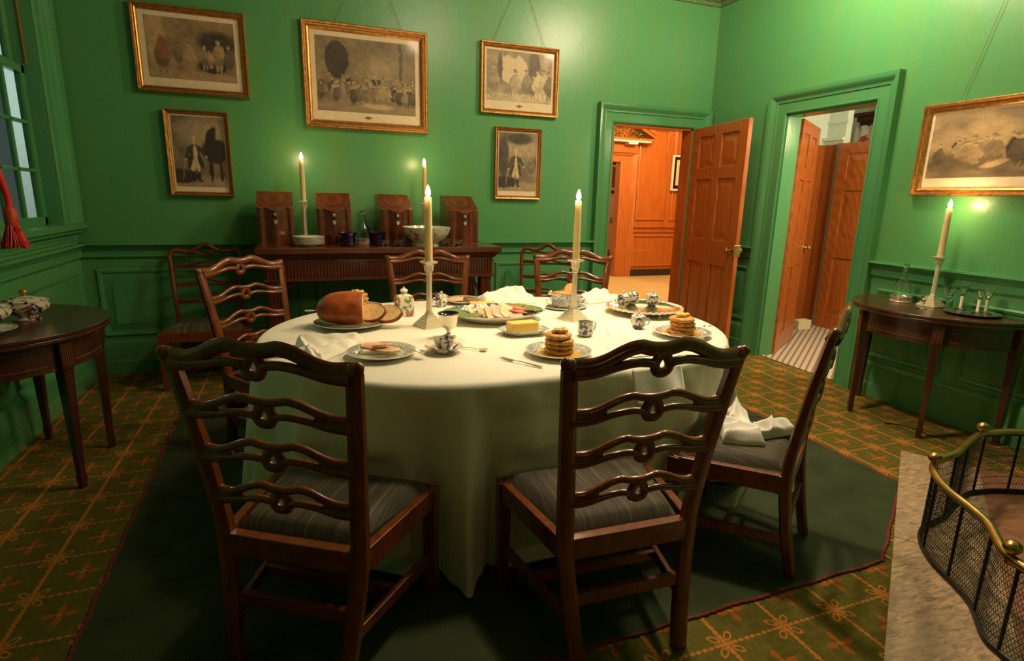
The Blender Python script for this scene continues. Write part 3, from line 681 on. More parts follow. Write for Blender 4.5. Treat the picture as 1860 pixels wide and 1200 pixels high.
def make_chair(label):
    t = thing('dining_chair', label, 'chair', group='ladder-back chairs round the dining table')
    for sg in (-1, 1):
        mb = MB(); rings = []
        Z = [0, 0.10, 0.2, 0.3, 0.36, 0.42, 0.5, 0.6, 0.7, 0.8, 0.87, 0.925]
        for z in Z:
            if z < ZS: k = z/ZS; x = WB+(WR-WB)*min(1, k*1.1); y = YB*(1-k)**1.6
            else: x, y = back_at(z)
            a = 0.0235-0.003*max(0, (z-0.4)/0.5); b = 0.0195-0.004*max(0, (z-0.4)/0.5)
            rings.append([(sg*x+dx*a, y+dy*b, z) for dx, dy in ((-1, -0.6), (-0.6, -1), (0.6, -1), (1, -0.6), (1, 0.6), (0.6, 1), (-0.6, 1), (-1, 0.6))])
        mb.loft(rings); mb.build('leg', M_CHAIR, t, smooth=50)
    for sg in (-1, 1):
        x = sg*(WF-0.024); MB().frus((x-0.019, x+0.019, DEP-0.043, DEP-0.005, 0), (x-0.023, x+0.023, DEP-0.047, DEP-0.001, ZS-0.004)).build('leg', M_CHAIR, t, smooth=0, bevel=0.003)
    mb = MB(); h0 = ZS-0.068
    def rail(p, q, wd, z0=h0, z1=ZS):
        p, q = Vector(p), Vector(q); d = (q-p).normalized(); n = Vector((-d.y, d.x))*wd/2
        mb.prism([tuple(p+n), tuple(q+n), tuple(q-n), tuple(p-n)], z0, z1)
    rail((-WR+0.01, 0), (WR-0.01, 0), 0.034); rail((-WF+0.02, DEP-0.022), (WF-0.02, DEP-0.022), 0.03)
    rail((-WR-0.004, 0), (-WF+0.018, DEP-0.02), 0.028); rail((WR+0.004, 0), (WF-0.018, DEP-0.02), 0.028)
    mb.build('seat_rail', M_CHAIR, t, smooth=0, bevel=0.003)
    mb = MB(); N = 16
    def pad(u, v):
        y = 0.022+(DEP-0.046)*v; hw = (WR-0.028)+(WF-WR)*v; x = hw*(2*u-1)
        e = min(u, 1-u, v, 1-v); k = min(1, e/0.16); z = ZS-0.004+0.016*math.sqrt(max(0, 1-(1-min(1, e/0.05))**2))+0.022*(1-(1-k)**2)
        return (x, y, z)
    mb.grid(pad, 20, 20)
    mb.build('seat_pad', M_SEAT, t, smooth=180)
    mb = MB(); P = lambda k, sg: (sg*(WB+0.02+(WF-WB-0.046)*k), YB*0.25+(DEP-0.02)*k)
    for sg in (-1, 1):
        a, b = P(0.0, sg), P(1, sg); m2 = MB()
        p, q = Vector(a), Vector(b); d = (q-p).normalized(); n = Vector((-d.y, d.x))*0.009
        m2.prism([tuple(p+n), tuple(q+n), tuple(q-n), tuple(p-n)], 0.125, 0.163).build('stretcher', M_CHAIR, t, smooth=0, bevel=0.002)
    k = 0.52; MB().box(P(k, -1)[0], P(k, 1)[0], P(k, 1)[1]-0.009, P(k, 1)[1]+0.009, 0.128, 0.16).build('stretcher', M_CHAIR, t, smooth=0, bevel=0.002)
    MB().box(-WB-0.01, WB+0.01, -0.026, -0.008, 0.185, 0.225).build('stretcher', M_CHAIR, t, smooth=0, bevel=0.002)
    hw, y = WT+0.004, YT
    mb = wave_rail(ZT-0.006, hw-0.012, y, True)
    for sg in (-1, 1):
        mb.ball((sg*(WT+0.002), YT-0.003, ZT+0.004), 0.022, 12, 8, (1.05, 0.85, 1.0)); mb.ball((sg*(WT+0.012), YT-0.006, ZT+0.012), 0.016, 10, 7, (1, 1.0, 1.0))
    mb.build('crest_rail', M_CHAIR, t, smooth=60)
    for z in (0.788, 0.658, 0.528):
        hw, y = back_at(z); wave_rail(z, hw-0.008, y).build('back_slat', M_CHAIR, t, smooth=60)
    return t
CH = [(1.369, -3.315, -32.5, 'dark ladder-back dining chair beside the ham plate, its back turned to us'),
      (2.298, -3.555, -2.3, 'dark ladder-back dining chair in front of the hoecakes and table fork, back turned'),
      (3.172, -3.333, 35.9, 'ladder-back dining chair seen side-on with a crumpled napkin on its seat'),
      (1.204, -1.503, -136.8, 'lit ladder-back dining chair at the loaf end of the table near the window'),
      (2.223, -1.229, 173.7, 'ladder-back dining chair behind the table in front of the sideboard'),
      (3.199, -1.321, 155.1, 'ladder-back dining chair behind the table next to the open hall doorway')]
c0 = make_chair(CH[0][3]); c0.location = (CH[0][0], CH[0][1], 0.006); c0.rotation_euler = (0, 0, R(CH[0][2]))
for x, y, a, lb in CH[1:]: copy_tree(c0, (x, y, 0.006), R(a), lb)
# two wall chairs with arched backs
def make_wall_chair(label):
    t = thing('side_chair', label, 'chair', group='side chairs set against the walls')
    WT2, ZT2, YT2 = 0.235, 0.955, -0.07
    mb = MB(); L = []
    def post(z): k = max(0, (z-ZS)/(0.90-ZS)); return WR+(WT2-WR)*k, YT2*k**1.3
    zs = [ZS, 0.5, 0.6, 0.7, 0.8, 0.87]
    left = [(-post(z)[0], post(z)[1], z) for z in zs]
    top = []
    for i in range(25):
        u = -1+2*i/24; a = abs(u); x = WT2*0.97*u
        z = ZT2-0.042+0.042*math.exp(-(u/0.22)**2)-0.014*math.exp(-((a-0.5)/0.18)**2)+0.0-0.03*max(0, (a-0.88)/0.12)**2
        top.append((x, YT2-0.015*(1-u*u), z))
    mb.tube(left+top+[(-x, y, z) for x, y, z in reversed(left)], 0.0165, 8, flat=(1.0, 1.0), up=(0, 1, 0))
    low = [(WT2*0.8*u, YT2-0.015*(1-u*u), ZT2-0.062+0.014*math.cos(PI*u*1.0)*-1) for u in [-1+2*i/16 for i in range(17)]]
    mb.tube([(x*0.55, y, z) for x, y, z in low], 0.008, 7)
    mb.build('back_frame', M_CHAIR, t, smooth=60)
    for z in (0.80, 0.67, 0.545):
        hw, y = post(z); m2 = MB()
        for sgn in (1, -1):
            m2.tube([(hw*u, y-0.012*(1-u*u), z+sgn*0.006+0.024*math.exp(-(u/0.33)**2)*(1 if sgn > 0 else 0.05)) for u in [-1+2*i/24 for i in range(25)]], 0.0085, 7)
        m2.build('back_slat', M_CHAIR, t, smooth=60)
    for sg in (-1, 1):
        rings = []
        for z in (0, 0.1, 0.2, 0.3, ZS+0.01):
            k = z/ZS; x = WB+(WR-WB)*min(1, k*1.1); y = YB*max(0, 1-k)**1.6
            rings.append([(sg*x+dx*0.02, y+dy*0.018, z) for dx, dy in ((-1, -1), (1, -1), (1, 1), (-1, 1))])
        MB().loft(rings).build('leg', M_CHAIR, t, smooth=0, bevel=0.003)
    for ch in c0.children:
        nm = ch.name.split('.')[0]
        if nm in ('seat_rail', 'seat_pad', 'stretcher') or (nm == 'leg' and ch.modifiers):
            c = ch.copy(); C.objects.link(c); c.parent = t
    return t
s0 = make_wall_chair('dim ladder-back side chair with rounded top against the wall near the window')
s0.location = (0.80, -0.155, 0); s0.rotation_euler = (0, 0, R(182))
copy_tree(s0, (3.42, -0.36, 0), R(140), 'ladder-back side chair with rounded top between sideboard and hall doorway')

# ------------------------------------------------------------------ tablecloth
def chair_push(x, y, z):
    if z > 0.5: return x, y
    for cx, cy, a, _ in CH:
        a = R(a); c, s = math.cos(a), math.sin(a); lx = (x-cx)*c+(y-cy)*s; ly = -(x-cx)*s+(y-cy)*c
        lim = DEP+0.022
        if -0.1 < ly < lim and abs(lx) < WF+0.10:
            k = min(1, (WF+0.10-abs(lx))/0.075)*min(1, (0.5-z)/0.05); ly2 = ly+(lim-ly)*k
            x, y = cx+lx*c-ly2*s, cy+lx*s+ly2*c
    return x, y
rg = random.Random(11)
FOLD = [(rg.choice((9, 13, 17, 21, 25, 29, 33)), rg.random()*2*PI, rg.uniform(0.5, 1)) for _ in range(8)]
def fold(s): return sum(a*math.sin(2*PI*n*s+p) for n, p, a in FOLD)/3.2
NP = 480; rows = []
for k in (0.0, 0.25, 0.5, 0.75, 0.93):
    rows.append([(2.34+(stadium(i/NP)[0]-2.34)*k, TCY+(stadium(i/NP)[1]-TCY)*k, TZ) for i in range(NP)])
for (off, dz) in ((-0.022, 0.0), (-0.012, -0.002), (-0.005, -0.007), (0.0, -0.015), (0.003, -0.03)):
    rows.append([(stadium(i/NP, off)[0], stadium(i/NP, off)[1], TZ+dz) for i in range(NP)])
NR = 26
for r in range(1, NR+1):
    t = r/NR; row = []
    for i in range(NP):
        s = i/NP; hem = 0.013+0.012*(1+math.sin(2*PI*5*s+1.0))
        f = fold(s); sharp = f*abs(f)**0.2
        off = 0.003+0.034*t+0.10*sharp*t**0.75
        x, y, nx, ny = stadium(s, off)
        tx, ty = -ny, nx
        sl = 0.02*t*math.cos(2*PI*13*s)
        z = (TZ-0.03)+(hem-(TZ-0.03))*t
        x, y = chair_push(x+tx*sl, y+ty*sl, z)
        row.append((x, y, z))
    rows.append(row)
mb = MB(); mb.loft(rows, True, False)
o = mb.build('tablecloth', M_CLOTH, smooth=180)
tag(o, 'long white linen tablecloth hanging in folds to the floor over the dining table', 'tablecloth')

# ------------------------------------------------------------------ demilune side tables
def make_demi(label):
    t = thing('demilune_table', label, 'table', group='half-round side tables')
    RR, ZT3 = 0.50, 0.738
    def half(r, y0=0.0, n=40): return [(r*math.cos(PI*k/n), -r*math.sin(PI*k/n)+y0) for k in range(n+1)]
    mb = MB().prism(half(RR), ZT3-0.016, ZT3); mb.prism(half(RR-0.006), ZT3-0.020, ZT3-0.016); mb.prism(half(RR-0.001), ZT3-0.036, ZT3-0.020)
    mb.build('tabletop', M_MAH, t, smooth=30, bevel=0.003)
    mb = MB().prism(half(RR-0.05), ZT3-0.165, ZT3-0.036); mb.prism(half(RR-0.046), ZT3-0.168, ZT3-0.160)
    mb.build('apron', M_MAH, t, smooth=30)
    mi = MB()
    for a0, a1 in ((12, 52), (66, 114), (128, 168)):
        for z in (ZT3-0.065, ZT3-0.14):
            mi.tube([((RR-0.0495)*math.cos(R(a)), -(RR-0.0495)*math.sin(R(a)), z) for a in np.linspace(a0, a1, 14)], 0.0013, 4)
    mi.build('inlay', M_INLAY, t)
    for a in (5, 59, 121, 175):
        x, y = (RR-0.055)*math.cos(R(a)), -(RR-0.055)*math.sin(R(a))
        if a in (5, 175): y -= 0.0
        m2 = MB(); c, s = math.cos(R(-a)), math.sin(R(-a)); rings = []
        for z, h in ((0, 0.0125), (0.06, 0.016), (0.075, 0.0135), (ZT3-0.17, 0.024), (ZT3-0.165, 0.029), (ZT3-0.037, 0.029)):
            rings.append([(x+c*dx*h-s*dy*h, y+s*dx*h+c*dy*h, z) for dx, dy in ((-1, -1), (1, -1), (1, 1), (-1, 1))])
        lg = m2.loft(rings).build('leg', M_MAH, t, smooth=0, bevel=0.002)
        m3 = MB()
        for k in (-2, -1, 0, 1, 2):
            q = k*0.010; m3.box(x+0.0, x+0.0, y, y, 0, 0) if False else None
            px, py = x+c*0.0295-s*q, y+s*0.0295+c*q
            m3.tube([(px, py, ZT3-0.15), (px, py, ZT3-0.055)], 0.0022, 5)
        m3.build('inlay', M_INLAY, lg)
    return t
dm = make_demi('half-round mahogany side table under the candle and gilt print'); dm.location = (W-0.066, -2.50, 0); dm.rotation_euler = (0, 0, R(-90))
copy_tree(dm, (0.066, -1.69, 0), R(90), 'dim half-round mahogany side table below the window holding the tureens')

# ------------------------------------------------------------------ sideboard
SX0, SX1, SY0, SY1, SZ = 1.165, 2.915, -0.665, -0.062, 0.972
sb = thing('sideboard_table', 'long mahogany sideboard table with fluted frieze against the green wall', 'sideboard', ((SX0+SX1)/2, (SY0+SY1)/2, 0))
a, b = (SX1-SX0)/2, (SY1-SY0)/2
MB().box(-a, a, -b, b, SZ-0.042, SZ).frus((-a+0.045, a-0.045, -b+0.045, b, SZ-0.085), (-a+0.012, a-0.012, -b+0.012, b, SZ-0.042)).build('tabletop', M_SIDE, sb, smooth=0, bevel=0.004)
mb = MB().box(-a+0.055, a-0.055, -b+0.055, b-0.01, SZ-0.225, SZ-0.085).box(-a+0.045, a-0.045, -b+0.045, b-0.005, SZ-0.235, SZ-0.215)
mb.build('frieze', M_SIDE, sb, smooth=0, bevel=0.002)
mb = MB(); n = 74
for k in range(n):
    x = -a+0.07+(2*a-0.14)*k/(n-1)
    mb.tube([(x, -b+0.054, SZ-0.205), (x, -b+0.054, SZ-0.100)], 0.0075, 6)
for sg in (-1, 1):
    for k in range(22):
        y = -b+0.07+(2*b-0.1)*k/21; mb.tube([(sg*(a-0.054), y, SZ-0.205), (sg*(a-0.054), y, SZ-0.100)], 0.0075, 6)
mb.build('fluting', M_SIDE, sb)
for sx in (-1, 1):
    for sy in (-1, 1):
        x, y = sx*(a-0.105), sy*(b-0.105) if sy < 0 else b-0.08
        lg = MB().box(x-0.043, x+0.043, y-0.043, y+0.043, 0, SZ-0.225)
        for k in (-0.024, 0, 0.024): lg.box(x+k-0.005, x+k+0.005, y-0.047, y-0.043, 0.05, SZ-0.26)
        l = lg.build('leg', M_SIDE, sb, smooth=0, bevel=0.003)
        if sy < 0:
            m2 = MB(); pts = []
            for i in range(13):
                q = i/12*PI/2; pts.append((x-sx*(0.045+0.15*(1-math.cos(q))), y, SZ-0.235-0.15*(1-math.sin(q))))
            m2.tube(pts, 0.010, 7, flat=(1, 1)); m2.tube([(x-sx*(0.10+0.018*math.cos(q)), y, SZ-0.275+0.018*math.sin(q)) for q in np.linspace(0, 2*PI, 13)[:-1]], 0.006, 6, closed=True, up=(0, 1, 0))
            m2.build('bracket', M_SIDE, sb)
# things on the sideboard
def make_knifebox(label):
    t = thing('knife_box', label, 'knife box', group='knife boxes on the sideboard')
    hw = 0.122
    def fy(x):
        q = abs(x)
        return -0.125-0.036*(0.5+0.5*math.cos(PI*min(q/0.078, 1))) if q < 0.078 else (-0.125-0.010*math.sin(PI*(q-0.078)/(hw-0.078)))
    xs = np.linspace(-hw, hw, 41); fr = [(x, fy(x)) for x in xs]; pl = fr+[(hw, 0.115), (-hw, 0.115)]
    MB().prism(pl, 0.0, 0.192).build('body', M_KBOX, t, smooth=30)
    top = lambda y: 0.268+0.105*max(0, min(1, (y+0.12)/0.16)) if y > -0.12 else 0.268+0.105*(y+0.12)/0.16
    e = 0.0015
    pl2 = [(x*(1-e), y+0.001) for x, y in pl]; n = len(pl2)
    ext = [(x, y) for x, y in pl2[:41]]+[(hw*(1-e), 0.04), (hw*(1-e), 0.115), (-hw*(1-e), 0.115), (-hw*(1-e), 0.04)]
    n = len(ext); vs = [(x, y, 0.1945) for x, y in ext]+[(x, y, top(y)) for x, y in ext]
    fs = [tuple(range(n-1, -1, -1))]+[(i, (i+1) % n, n+(i+1) % n, n+i) for i in range(n)]
    fs += [tuple(n+i for i in list(range(41))+[41, 44]), (n+41, n+42, n+43, n+44)]
    MB().add(vs, fs).build('lid', M_KBOX, t, smooth=30)
    m3 = MB(); m3.tube([(x, y-0.001, top(y)) for x, y in fr], 0.0022, 5); 
    for z in (0.004,): m3.tube([(x, y-0.001, z) for x, y in fr], 0.002, 5)
    for q in (-0.078, 0.078): m3.tube([(q, fy(q)-0.001, 0.0), (q, fy(q)-0.001, top(fy(q)))], 0.0022, 5)
    m3.build('inlay', M_INLAY, t)
    for z, h in ((0.160, 0.016), (0.215, 0.012)):
        sh = [(-0.7, 1), (0, 0.85), (0.7, 1), (0.8, 0.2), (0.45, -0.6), (0, -1), (-0.45, -0.6), (-0.8, 0.2)]
        MB().loft([[(h*p, fy(0)-0.001, z+h*q) for p, q in sh], [(h*p*0.85, fy(0)-0.004, z+h*q*0.85) for p, q in sh]]).build('escutcheon', M_SILVERB, t, smooth=0)
    return t
KB = [(1.302, -0.225, 0, 'upright mahogany knife box at the window end of the sideboard'),
      (1.708, -0.235, -2, 'upright mahogany knife box behind the stacked plates and first blue bowl'),
      (2.158, -0.240, 3, 'upright mahogany knife box directly behind the second blue bowl'),
      (2.680, -0.262, 4, 'upright mahogany knife box behind the punch bowl')]
k0 = make_knifebox(KB[0][3]); k0.location = (KB[0][0], KB[0][1], SZ)
for x, y, a_, lb in KB[1:]: copy_tree(k0, (x, y, SZ), R(a_), lb)

# ------------------------------------------------------------------ candlesticks and candles
def make_candlestick(label):
    t = thing('candlestick', label, 'candlestick', group='silver column candlesticks')
    mb = MB(); z = 0.0; wdt = 0.074
    for k in range(6):
        mb.box(-wdt, wdt, -wdt, wdt, z, z+0.0085); z += 0.0085; wdt -= 0.0085
    mb.frus((-wdt, wdt, -wdt, wdt, z), (-0.019, 0.019, -0.019, 0.019, z+0.012)); z += 0.012
    mb.build('base', M_SILVER, t, smooth=0, bevel=0.0015)
    m2 = MB(); n = 48; rings = []
    for zz, r in ((z, 0.023), (z+0.006, 0.022), (z+0.010, 0.0185), (0.235, 0.0165), (0.238, 0.020), (0.244, 0.020), (0.246, 0.0165)):
        rings.append([((r-0.0016*(0.5+0.5*math.cos(12*2*PI*j/n)))*math.cos(2*PI*j/n), (r-0.0016*(0.5+0.5*math.cos(12*2*PI*j/n)))*math.sin(2*PI*j/n), zz) for j in range(n)])
    m2.loft(rings); m2.build('column', M_SILVER, t, smooth=35)
    m3 = MB().lathe([(0.0165, 0.246), (0.017, 0.262), (0.022, 0.278), (0.027, 0.288), (0.024, 0.290)], 24)
    for lv, (zz, rr_, nn) in enumerate(((0.250, 0.018, 8), (0.266, 0.021, 8))):
        for k in range(nn):
            a = 2*PI*(k+0.5*lv)/nn; m3.tube([(rr_*math.cos(a), rr_*math.sin(a), zz), ((rr_+0.005)*math.cos(a), (rr_+0.005)*math.sin(a), zz+0.012), ((rr_+0.010)*math.cos(a), (rr_+0.010)*math.sin(a), zz+0.013), ((rr_+0.010)*math.cos(a), (rr_+0.010)*math.sin(a), zz+0.009)], [0.005, 0.0045, 0.003, 0.002], 6)
    m3.frus((-0.034, 0.034, -0.034, 0.034, 0.288), (-0.040, 0.040, -0.040, 0.040, 0.294)); m3.box(-0.040, 0.040, -0.040, 0.040, 0.294, 0.298)
    m3.lathe([(0.0, 0.298), (0.026, 0.298), (0.026, 0.304), (0.0, 0.304)], 20)
    m3.build('capital', M_SILVER, t, smooth=35)
    return t
def make_candle(label):
    t = thing('candle', label, 'candle', group='lit candles')
    mb = MB(); Hc = 0.285
    mb.lathe([(0.0, 0.0), (0.0180, 0), (0.0176, 0.1), (0.0166, 0.2), (0.0154, Hc-0.006), (0.0125, Hc), (0.007, Hc-0.003), (0.0, Hc-0.004)], 20)
    wax = mb.build('wax', M_CANDLE, t, smooth=50)
    MB().tube([(0, 0, Hc-0.006), (0.001, 0, Hc+0.008)], 0.0012, 5).build('wick', M_WICK, wax)
    MB().lathe([(0.0, 0.000), (0.0075, 0.006), (0.0115, 0.016), (0.0105, 0.028), (0.006, 0.042), (0.0, 0.054)], 14, (0, 0, Hc)).build('flame', M_FLAME, t)
    return t
CS = [(2.003, -2.213, TZ, 0.33, 'silver column candlestick on the table beside the goblet and tea caddy', 'lit beeswax candle on the dining table beside the tea caddy'),
      (2.748, -2.249, TZ, 0.33, 'silver column candlestick on the table between the meat platter and silver tray', 'lit beeswax candle on the dining table next to the silver tray'),
      (1.500, -0.28, SZ, 0.0, 'silver candlestick on the sideboard behind the stacked plates', 'lit candle on the sideboard above the stacked plates'),
      (2.405, -0.25, SZ, 0.0, 'silver candlestick on the sideboard behind the punch bowl', 'lit candle on the sideboard behind the punch bowl'),
      (5.150, -2.462, 0.738, 0.0, 'silver candlestick on the half-round table below the gilt print', 'lit candle on the half-round table below the gilt print')]
for i, (x, y, z, a_, l1, l2) in enumerate(CS):
    if i == 0:
        cs0 = make_candlestick(l1); cs0.location = (x, y, z); cs0.rotation_euler = (0, 0, a_); cs0.scale = (0.78, 0.78, 1.04)
        ca0 = make_candle(l2); ca0.location = (x, y, z+0.3155)
    else:
        copy_tree(cs0, (x, y, z), a_, l1); copy_tree(ca0, (x, y, z+0.3155), 0.7*i, l2)
    point('candle_light', (x, y, z+0.3155+0.285+0.024), 29 if i < 2 else (16 if i == 4 else 9), (1.0, 0.68, 0.32), 0.014)

# ------------------------------------------------------------------ sideboard wares
def plate_prof(r, h=0.018):
    return [(0.0, 0.002), (r*0.58, 0.0), (r*0.62, 0.003), (r*0.72, 0.010), (r, h), (r*1.005, h+0.002), (r*0.99, h+0.003), (r*0.74, 0.014), (r*0.64, 0.007), (0.0, 0.006)]
for k in range(5):
    o = MB().lathe(plate_prof(0.110, 0.020), 36).build('dinner_plate', M_WHITEP, loc=(1.515, -0.475, SZ+0.0005+k*0.0115), smooth=60)
    tag(o, ('bottom white plate of the stack on the sideboard', 'second white plate from the bottom of the sideboard stack', 'third white plate from the bottom of the sideboard stack', 'fourth white plate from the bottom of the sideboard stack', 'topmost white plate of the stack on the sideboard')[k], 'plate', 'plates stacked on the sideboard')
for k, (x, y, lb) in enumerate(((1.782, -0.49, 'dark cobalt glass bowl on the sideboard nearer the plate stack'), (2.000, -0.455, 'dark cobalt glass bowl on the sideboard nearer the punch bowl'))):
    o = MB().lathe([(0, 0), (0.052, 0), (0.058, 0.01), (0.060, 0.07), (0.066, 0.086), (0.070, 0.096), (0.066, 0.096), (0.056, 0.07), (0.05, 0.012), (0, 0.010)], 28).build('glass_bowl', M_BLUEGL, loc=(x, y, SZ), smooth=60)
    tag(o, lb, 'bowl', 'cobalt glass bowls')
def make_decanter(label, loc):
    t = thing('decanter', label, 'decanter', loc, 0, 'glass decanters')
    MB().lathe([(0, 0.003), (0.045, 0.003), (0.050, 0.03), (0.050, 0.075), (0.042, 0.11), (0.022, 0.145), (0.014, 0.17), (0.013, 0.205), (0.020, 0.209), (0.018, 0.212), (0.010, 0.209), (0.010, 0.17), (0.019, 0.143), (0.038, 0.11), (0.046, 0.075), (0.045, 0.034), (0, 0.028)], 28).build('bottle', M_GLASS, t, smooth=60)
    MB().lathe([(0, 0.195), (0.008, 0.198), (0.009, 0.212), (0.006, 0.216), (0.019, 0.226), (0.021, 0.236), (0.012, 0.246), (0, 0.248)], 16).build('stopper', M_GLASS, t, smooth=60)
    return t
def make_coaster(label, loc):
    o = MB().lathe([(0, 0), (0.060, 0), (0.063, 0.004), (0.058, 0.008), (0.058, 0.030), (0.063, 0.036), (0.059, 0.037), (0.054, 0.032), (0.054, 0.0025), (0, 0.0025)], 32).build('bottle_coaster', M_SILVERB, loc=loc, smooth=50)
    return tag(o, label, 'coaster', 'silver bottle coasters')
dc = make_decanter('clear glass decanter on the sideboard between the blue bowls', (1.925, -0.265, SZ+0.001))
make_coaster('silver coaster under the decanter on the sideboard', (1.925, -0.265, SZ))
copy_tree(dc, (5.120, -2.285, 0.738+0.001), 0, 'clear glass decanter on the half-round table beside the candlestick')
make_coaster('silver coaster under the decanter on the half-round table', (5.120, -2.285, 0.738))
bw = MB().lathe([(0, 0.004), (0.075, 0.002), (0.085, 0.0), (0.088, 0.002), (0.084, 0.024), (0.10, 0.034), (0.140, 0.062), (0.166, 0.10), (0.182, 0.142), (0.179, 0.143), (0.162, 0.104), (0.135, 0.068), (0.09, 0.040), (0, 0.036)], 48)
o = bw.build('punch_bowl', M_BOWL, loc=(2.350, -0.570, SZ), smooth=60); tag(o, 'large pale porcelain punch bowl painted with pink flowers on the sideboard', 'bowl')
def make_cupglass(label, loc, rz=0):
    t = thing('glass_cup', label, 'cup', loc, rz, 'small glass cups on the sideboard')
    MB().lathe([(0, 0), (0.022, 0), (0.020, 0.004), (0.034, 0.018), (0.037, 0.036), (0.034, 0.052), (0.0315, 0.052), (0.034, 0.036), (0.031, 0.020), (0, 0.008)], 24).build('bowl', M_GLASS, t, smooth=60)
    MB().tube([(-0.035+0.0, 0, 0.042), (-0.050, 0, 0.046), (-0.058, 0, 0.034), (-0.050, 0, 0.018), (-0.034, 0, 0.017)], 0.0035, 7).build('handle', M_GLASS, t, smooth=60)
    return t
gc = make_cupglass('handled glass cup on the sideboard in front of the third knife box', (2.040, -0.60, SZ))
copy_tree(gc, (2.128, -0.61, SZ), 2.0, 'glass cup beside the foot of the punch bowl, before the candle flame')
copy_tree(gc, (2.575, -0.60, SZ), PI, 'glass cup on the sideboard at the open end, past the punch bowl')
copy_tree(gc, (2.520, -0.50, SZ), 1.0, 'glass cup tucked behind the punch bowl before the last knife box')

# ------------------------------------------------------------------ framed prints
def vnoise(h, w, cells, rs):
    g = rs.rand(cells+2, cells+2); ys = np.linspace(0, cells, h); xs = np.linspace(0, cells, w)
    yi = ys.astype(int); xi = xs.astype(int); fy = (ys-yi)[:, None]; fx = (xs-xi)[None, :]
    fy = fy*fy*(3-2*fy); fx = fx*fx*(3-2*fx)
    a = g[np.ix_(yi, xi)]; b = g[np.ix_(yi, xi+1)]; c = g[np.ix_(yi+1, xi)]; d = g[np.ix_(yi+1, xi+1)]
    return (a*(1-fx)+b*fx)*(1-fy)+(c*(1-fx)+d*fx)*fy
class Paint:
    def __init__(s, w, h, seed):
        s.rs = np.random.RandomState(seed); s.w, s.h = w, h; s.a = np.zeros((h, w)); s.r = np.zeros((h, w))
        s.Y, s.X = np.mgrid[0:h, 0:w]; s.X = s.X/(w-1); s.Y = s.Y/(h-1); s.asp = w/h
        s.X = s.X+0.022*(vnoise(h, w, 14, s.rs)-0.5)+0.009*(vnoise(h, w, 40, s.rs)-0.5); s.Y = s.Y+0.022*(vnoise(h, w, 14, s.rs)-0.5)+0.009*(vnoise(h, w, 40, s.rs)-0.5)
    def ell(s, x, y, rx, ry, v, soft=0.25, red=0, rot=0):
        dx, dy = (s.X-x)*s.asp, s.Y-y; c, q = math.cos(rot), math.sin(rot)
        d = ((dx*c+dy*q)/rx)**2+((-dx*q+dy*c)/ry)**2; k = np.clip((1-d)/soft, 0, 1); s.a = s.a*(1-k)+v*k
        if red: s.r = np.maximum(s.r, k*red)
    def person(s, x, y, h, v, head=0.62, legs=True, lean=0.0):
        """y = feet; h = height; v = tone of the clothing"""
        w = h*0.17
        if legs:
            for q in (-1, 1): s.ell(x+q*w*0.35/s.asp, y-h*0.2, w*0.28, h*0.24, min(1, v*1.25))
        s.ell(x, y-h*0.42, w*1.05, h*0.28, v*0.75, red=0); s.ell(x+0.2*w/s.asp, y-h*0.62, w*0.85, h*0.23, v)
        s.ell(x-w*0.7/s.asp, y-h*0.55, w*0.3, h*0.20, v*0.9, rot=0.3); s.ell(x+w*0.8/s.asp, y-h*0.56, w*0.3, h*0.20, v*1.1, rot=-0.3)
        s.ell(x+lean, y-h*0.90, h*0.062, h*0.078, head); s.ell(x+lean, y-h*0.955, h*0.062, h*0.04, head*0.5)
    def finish(s, dark, light, redness=0.0):
        n = vnoise(s.h, s.w, 14, s.rs)*0.6+vnoise(s.h, s.w, 45, s.rs)*0.4
        a = np.clip((s.a*(0.80+0.62*n)-0.42)*1.35+0.42, 0, 1)[..., None]
        c = np.array(dark)*(1-a)+np.array(light)*a
        rr_ = np.clip(s.r, 0, 1)[..., None]*0.7; c = c*(1-rr_)+c*np.array([1.5, 0.55, 0.45])*rr_
        return c
def crowd(p, n, y0, y1, h, rs, x0=0.02, x1=0.98):
    items = sorted([(rs.uniform(y0, y1), rs.uniform(x0, x1)) for _ in range(n)])
    for y, x in items:
        k = (y-y0)/(y1-y0+1e-6); p.person(x, y, h*(0.75+0.35*k), rs.uniform(0.12, 0.6), rs.uniform(0.55, 0.95), legs=rs.rand() < 0.4)
def art_hall():
    p = Paint(150, 108, 5); p.a[:] = 0.30+0.12*vnoise(108, 150, 5, p.rs); p.ell(0.62, 0.45, 0.35, 0.28, 0.58, 1.0)
    p.ell(0.2, 0.3, 0.17, 0.26, 0.12, 0.15); p.ell(0.85, 0.25, 0.03, 0.4, 0.22, 0.4); p.ell(0.5, 0.92, 0.9, 0.13, 0.42, 0.7); p.ell(0.6, 0.90, 0.25, 0.05, 0.8, 0.8)
    crowd(p, 80, 0.66, 0.93, 0.27, p.rs); return p.finish((0.030, 0.020, 0.012), (0.52, 0.37, 0.20))
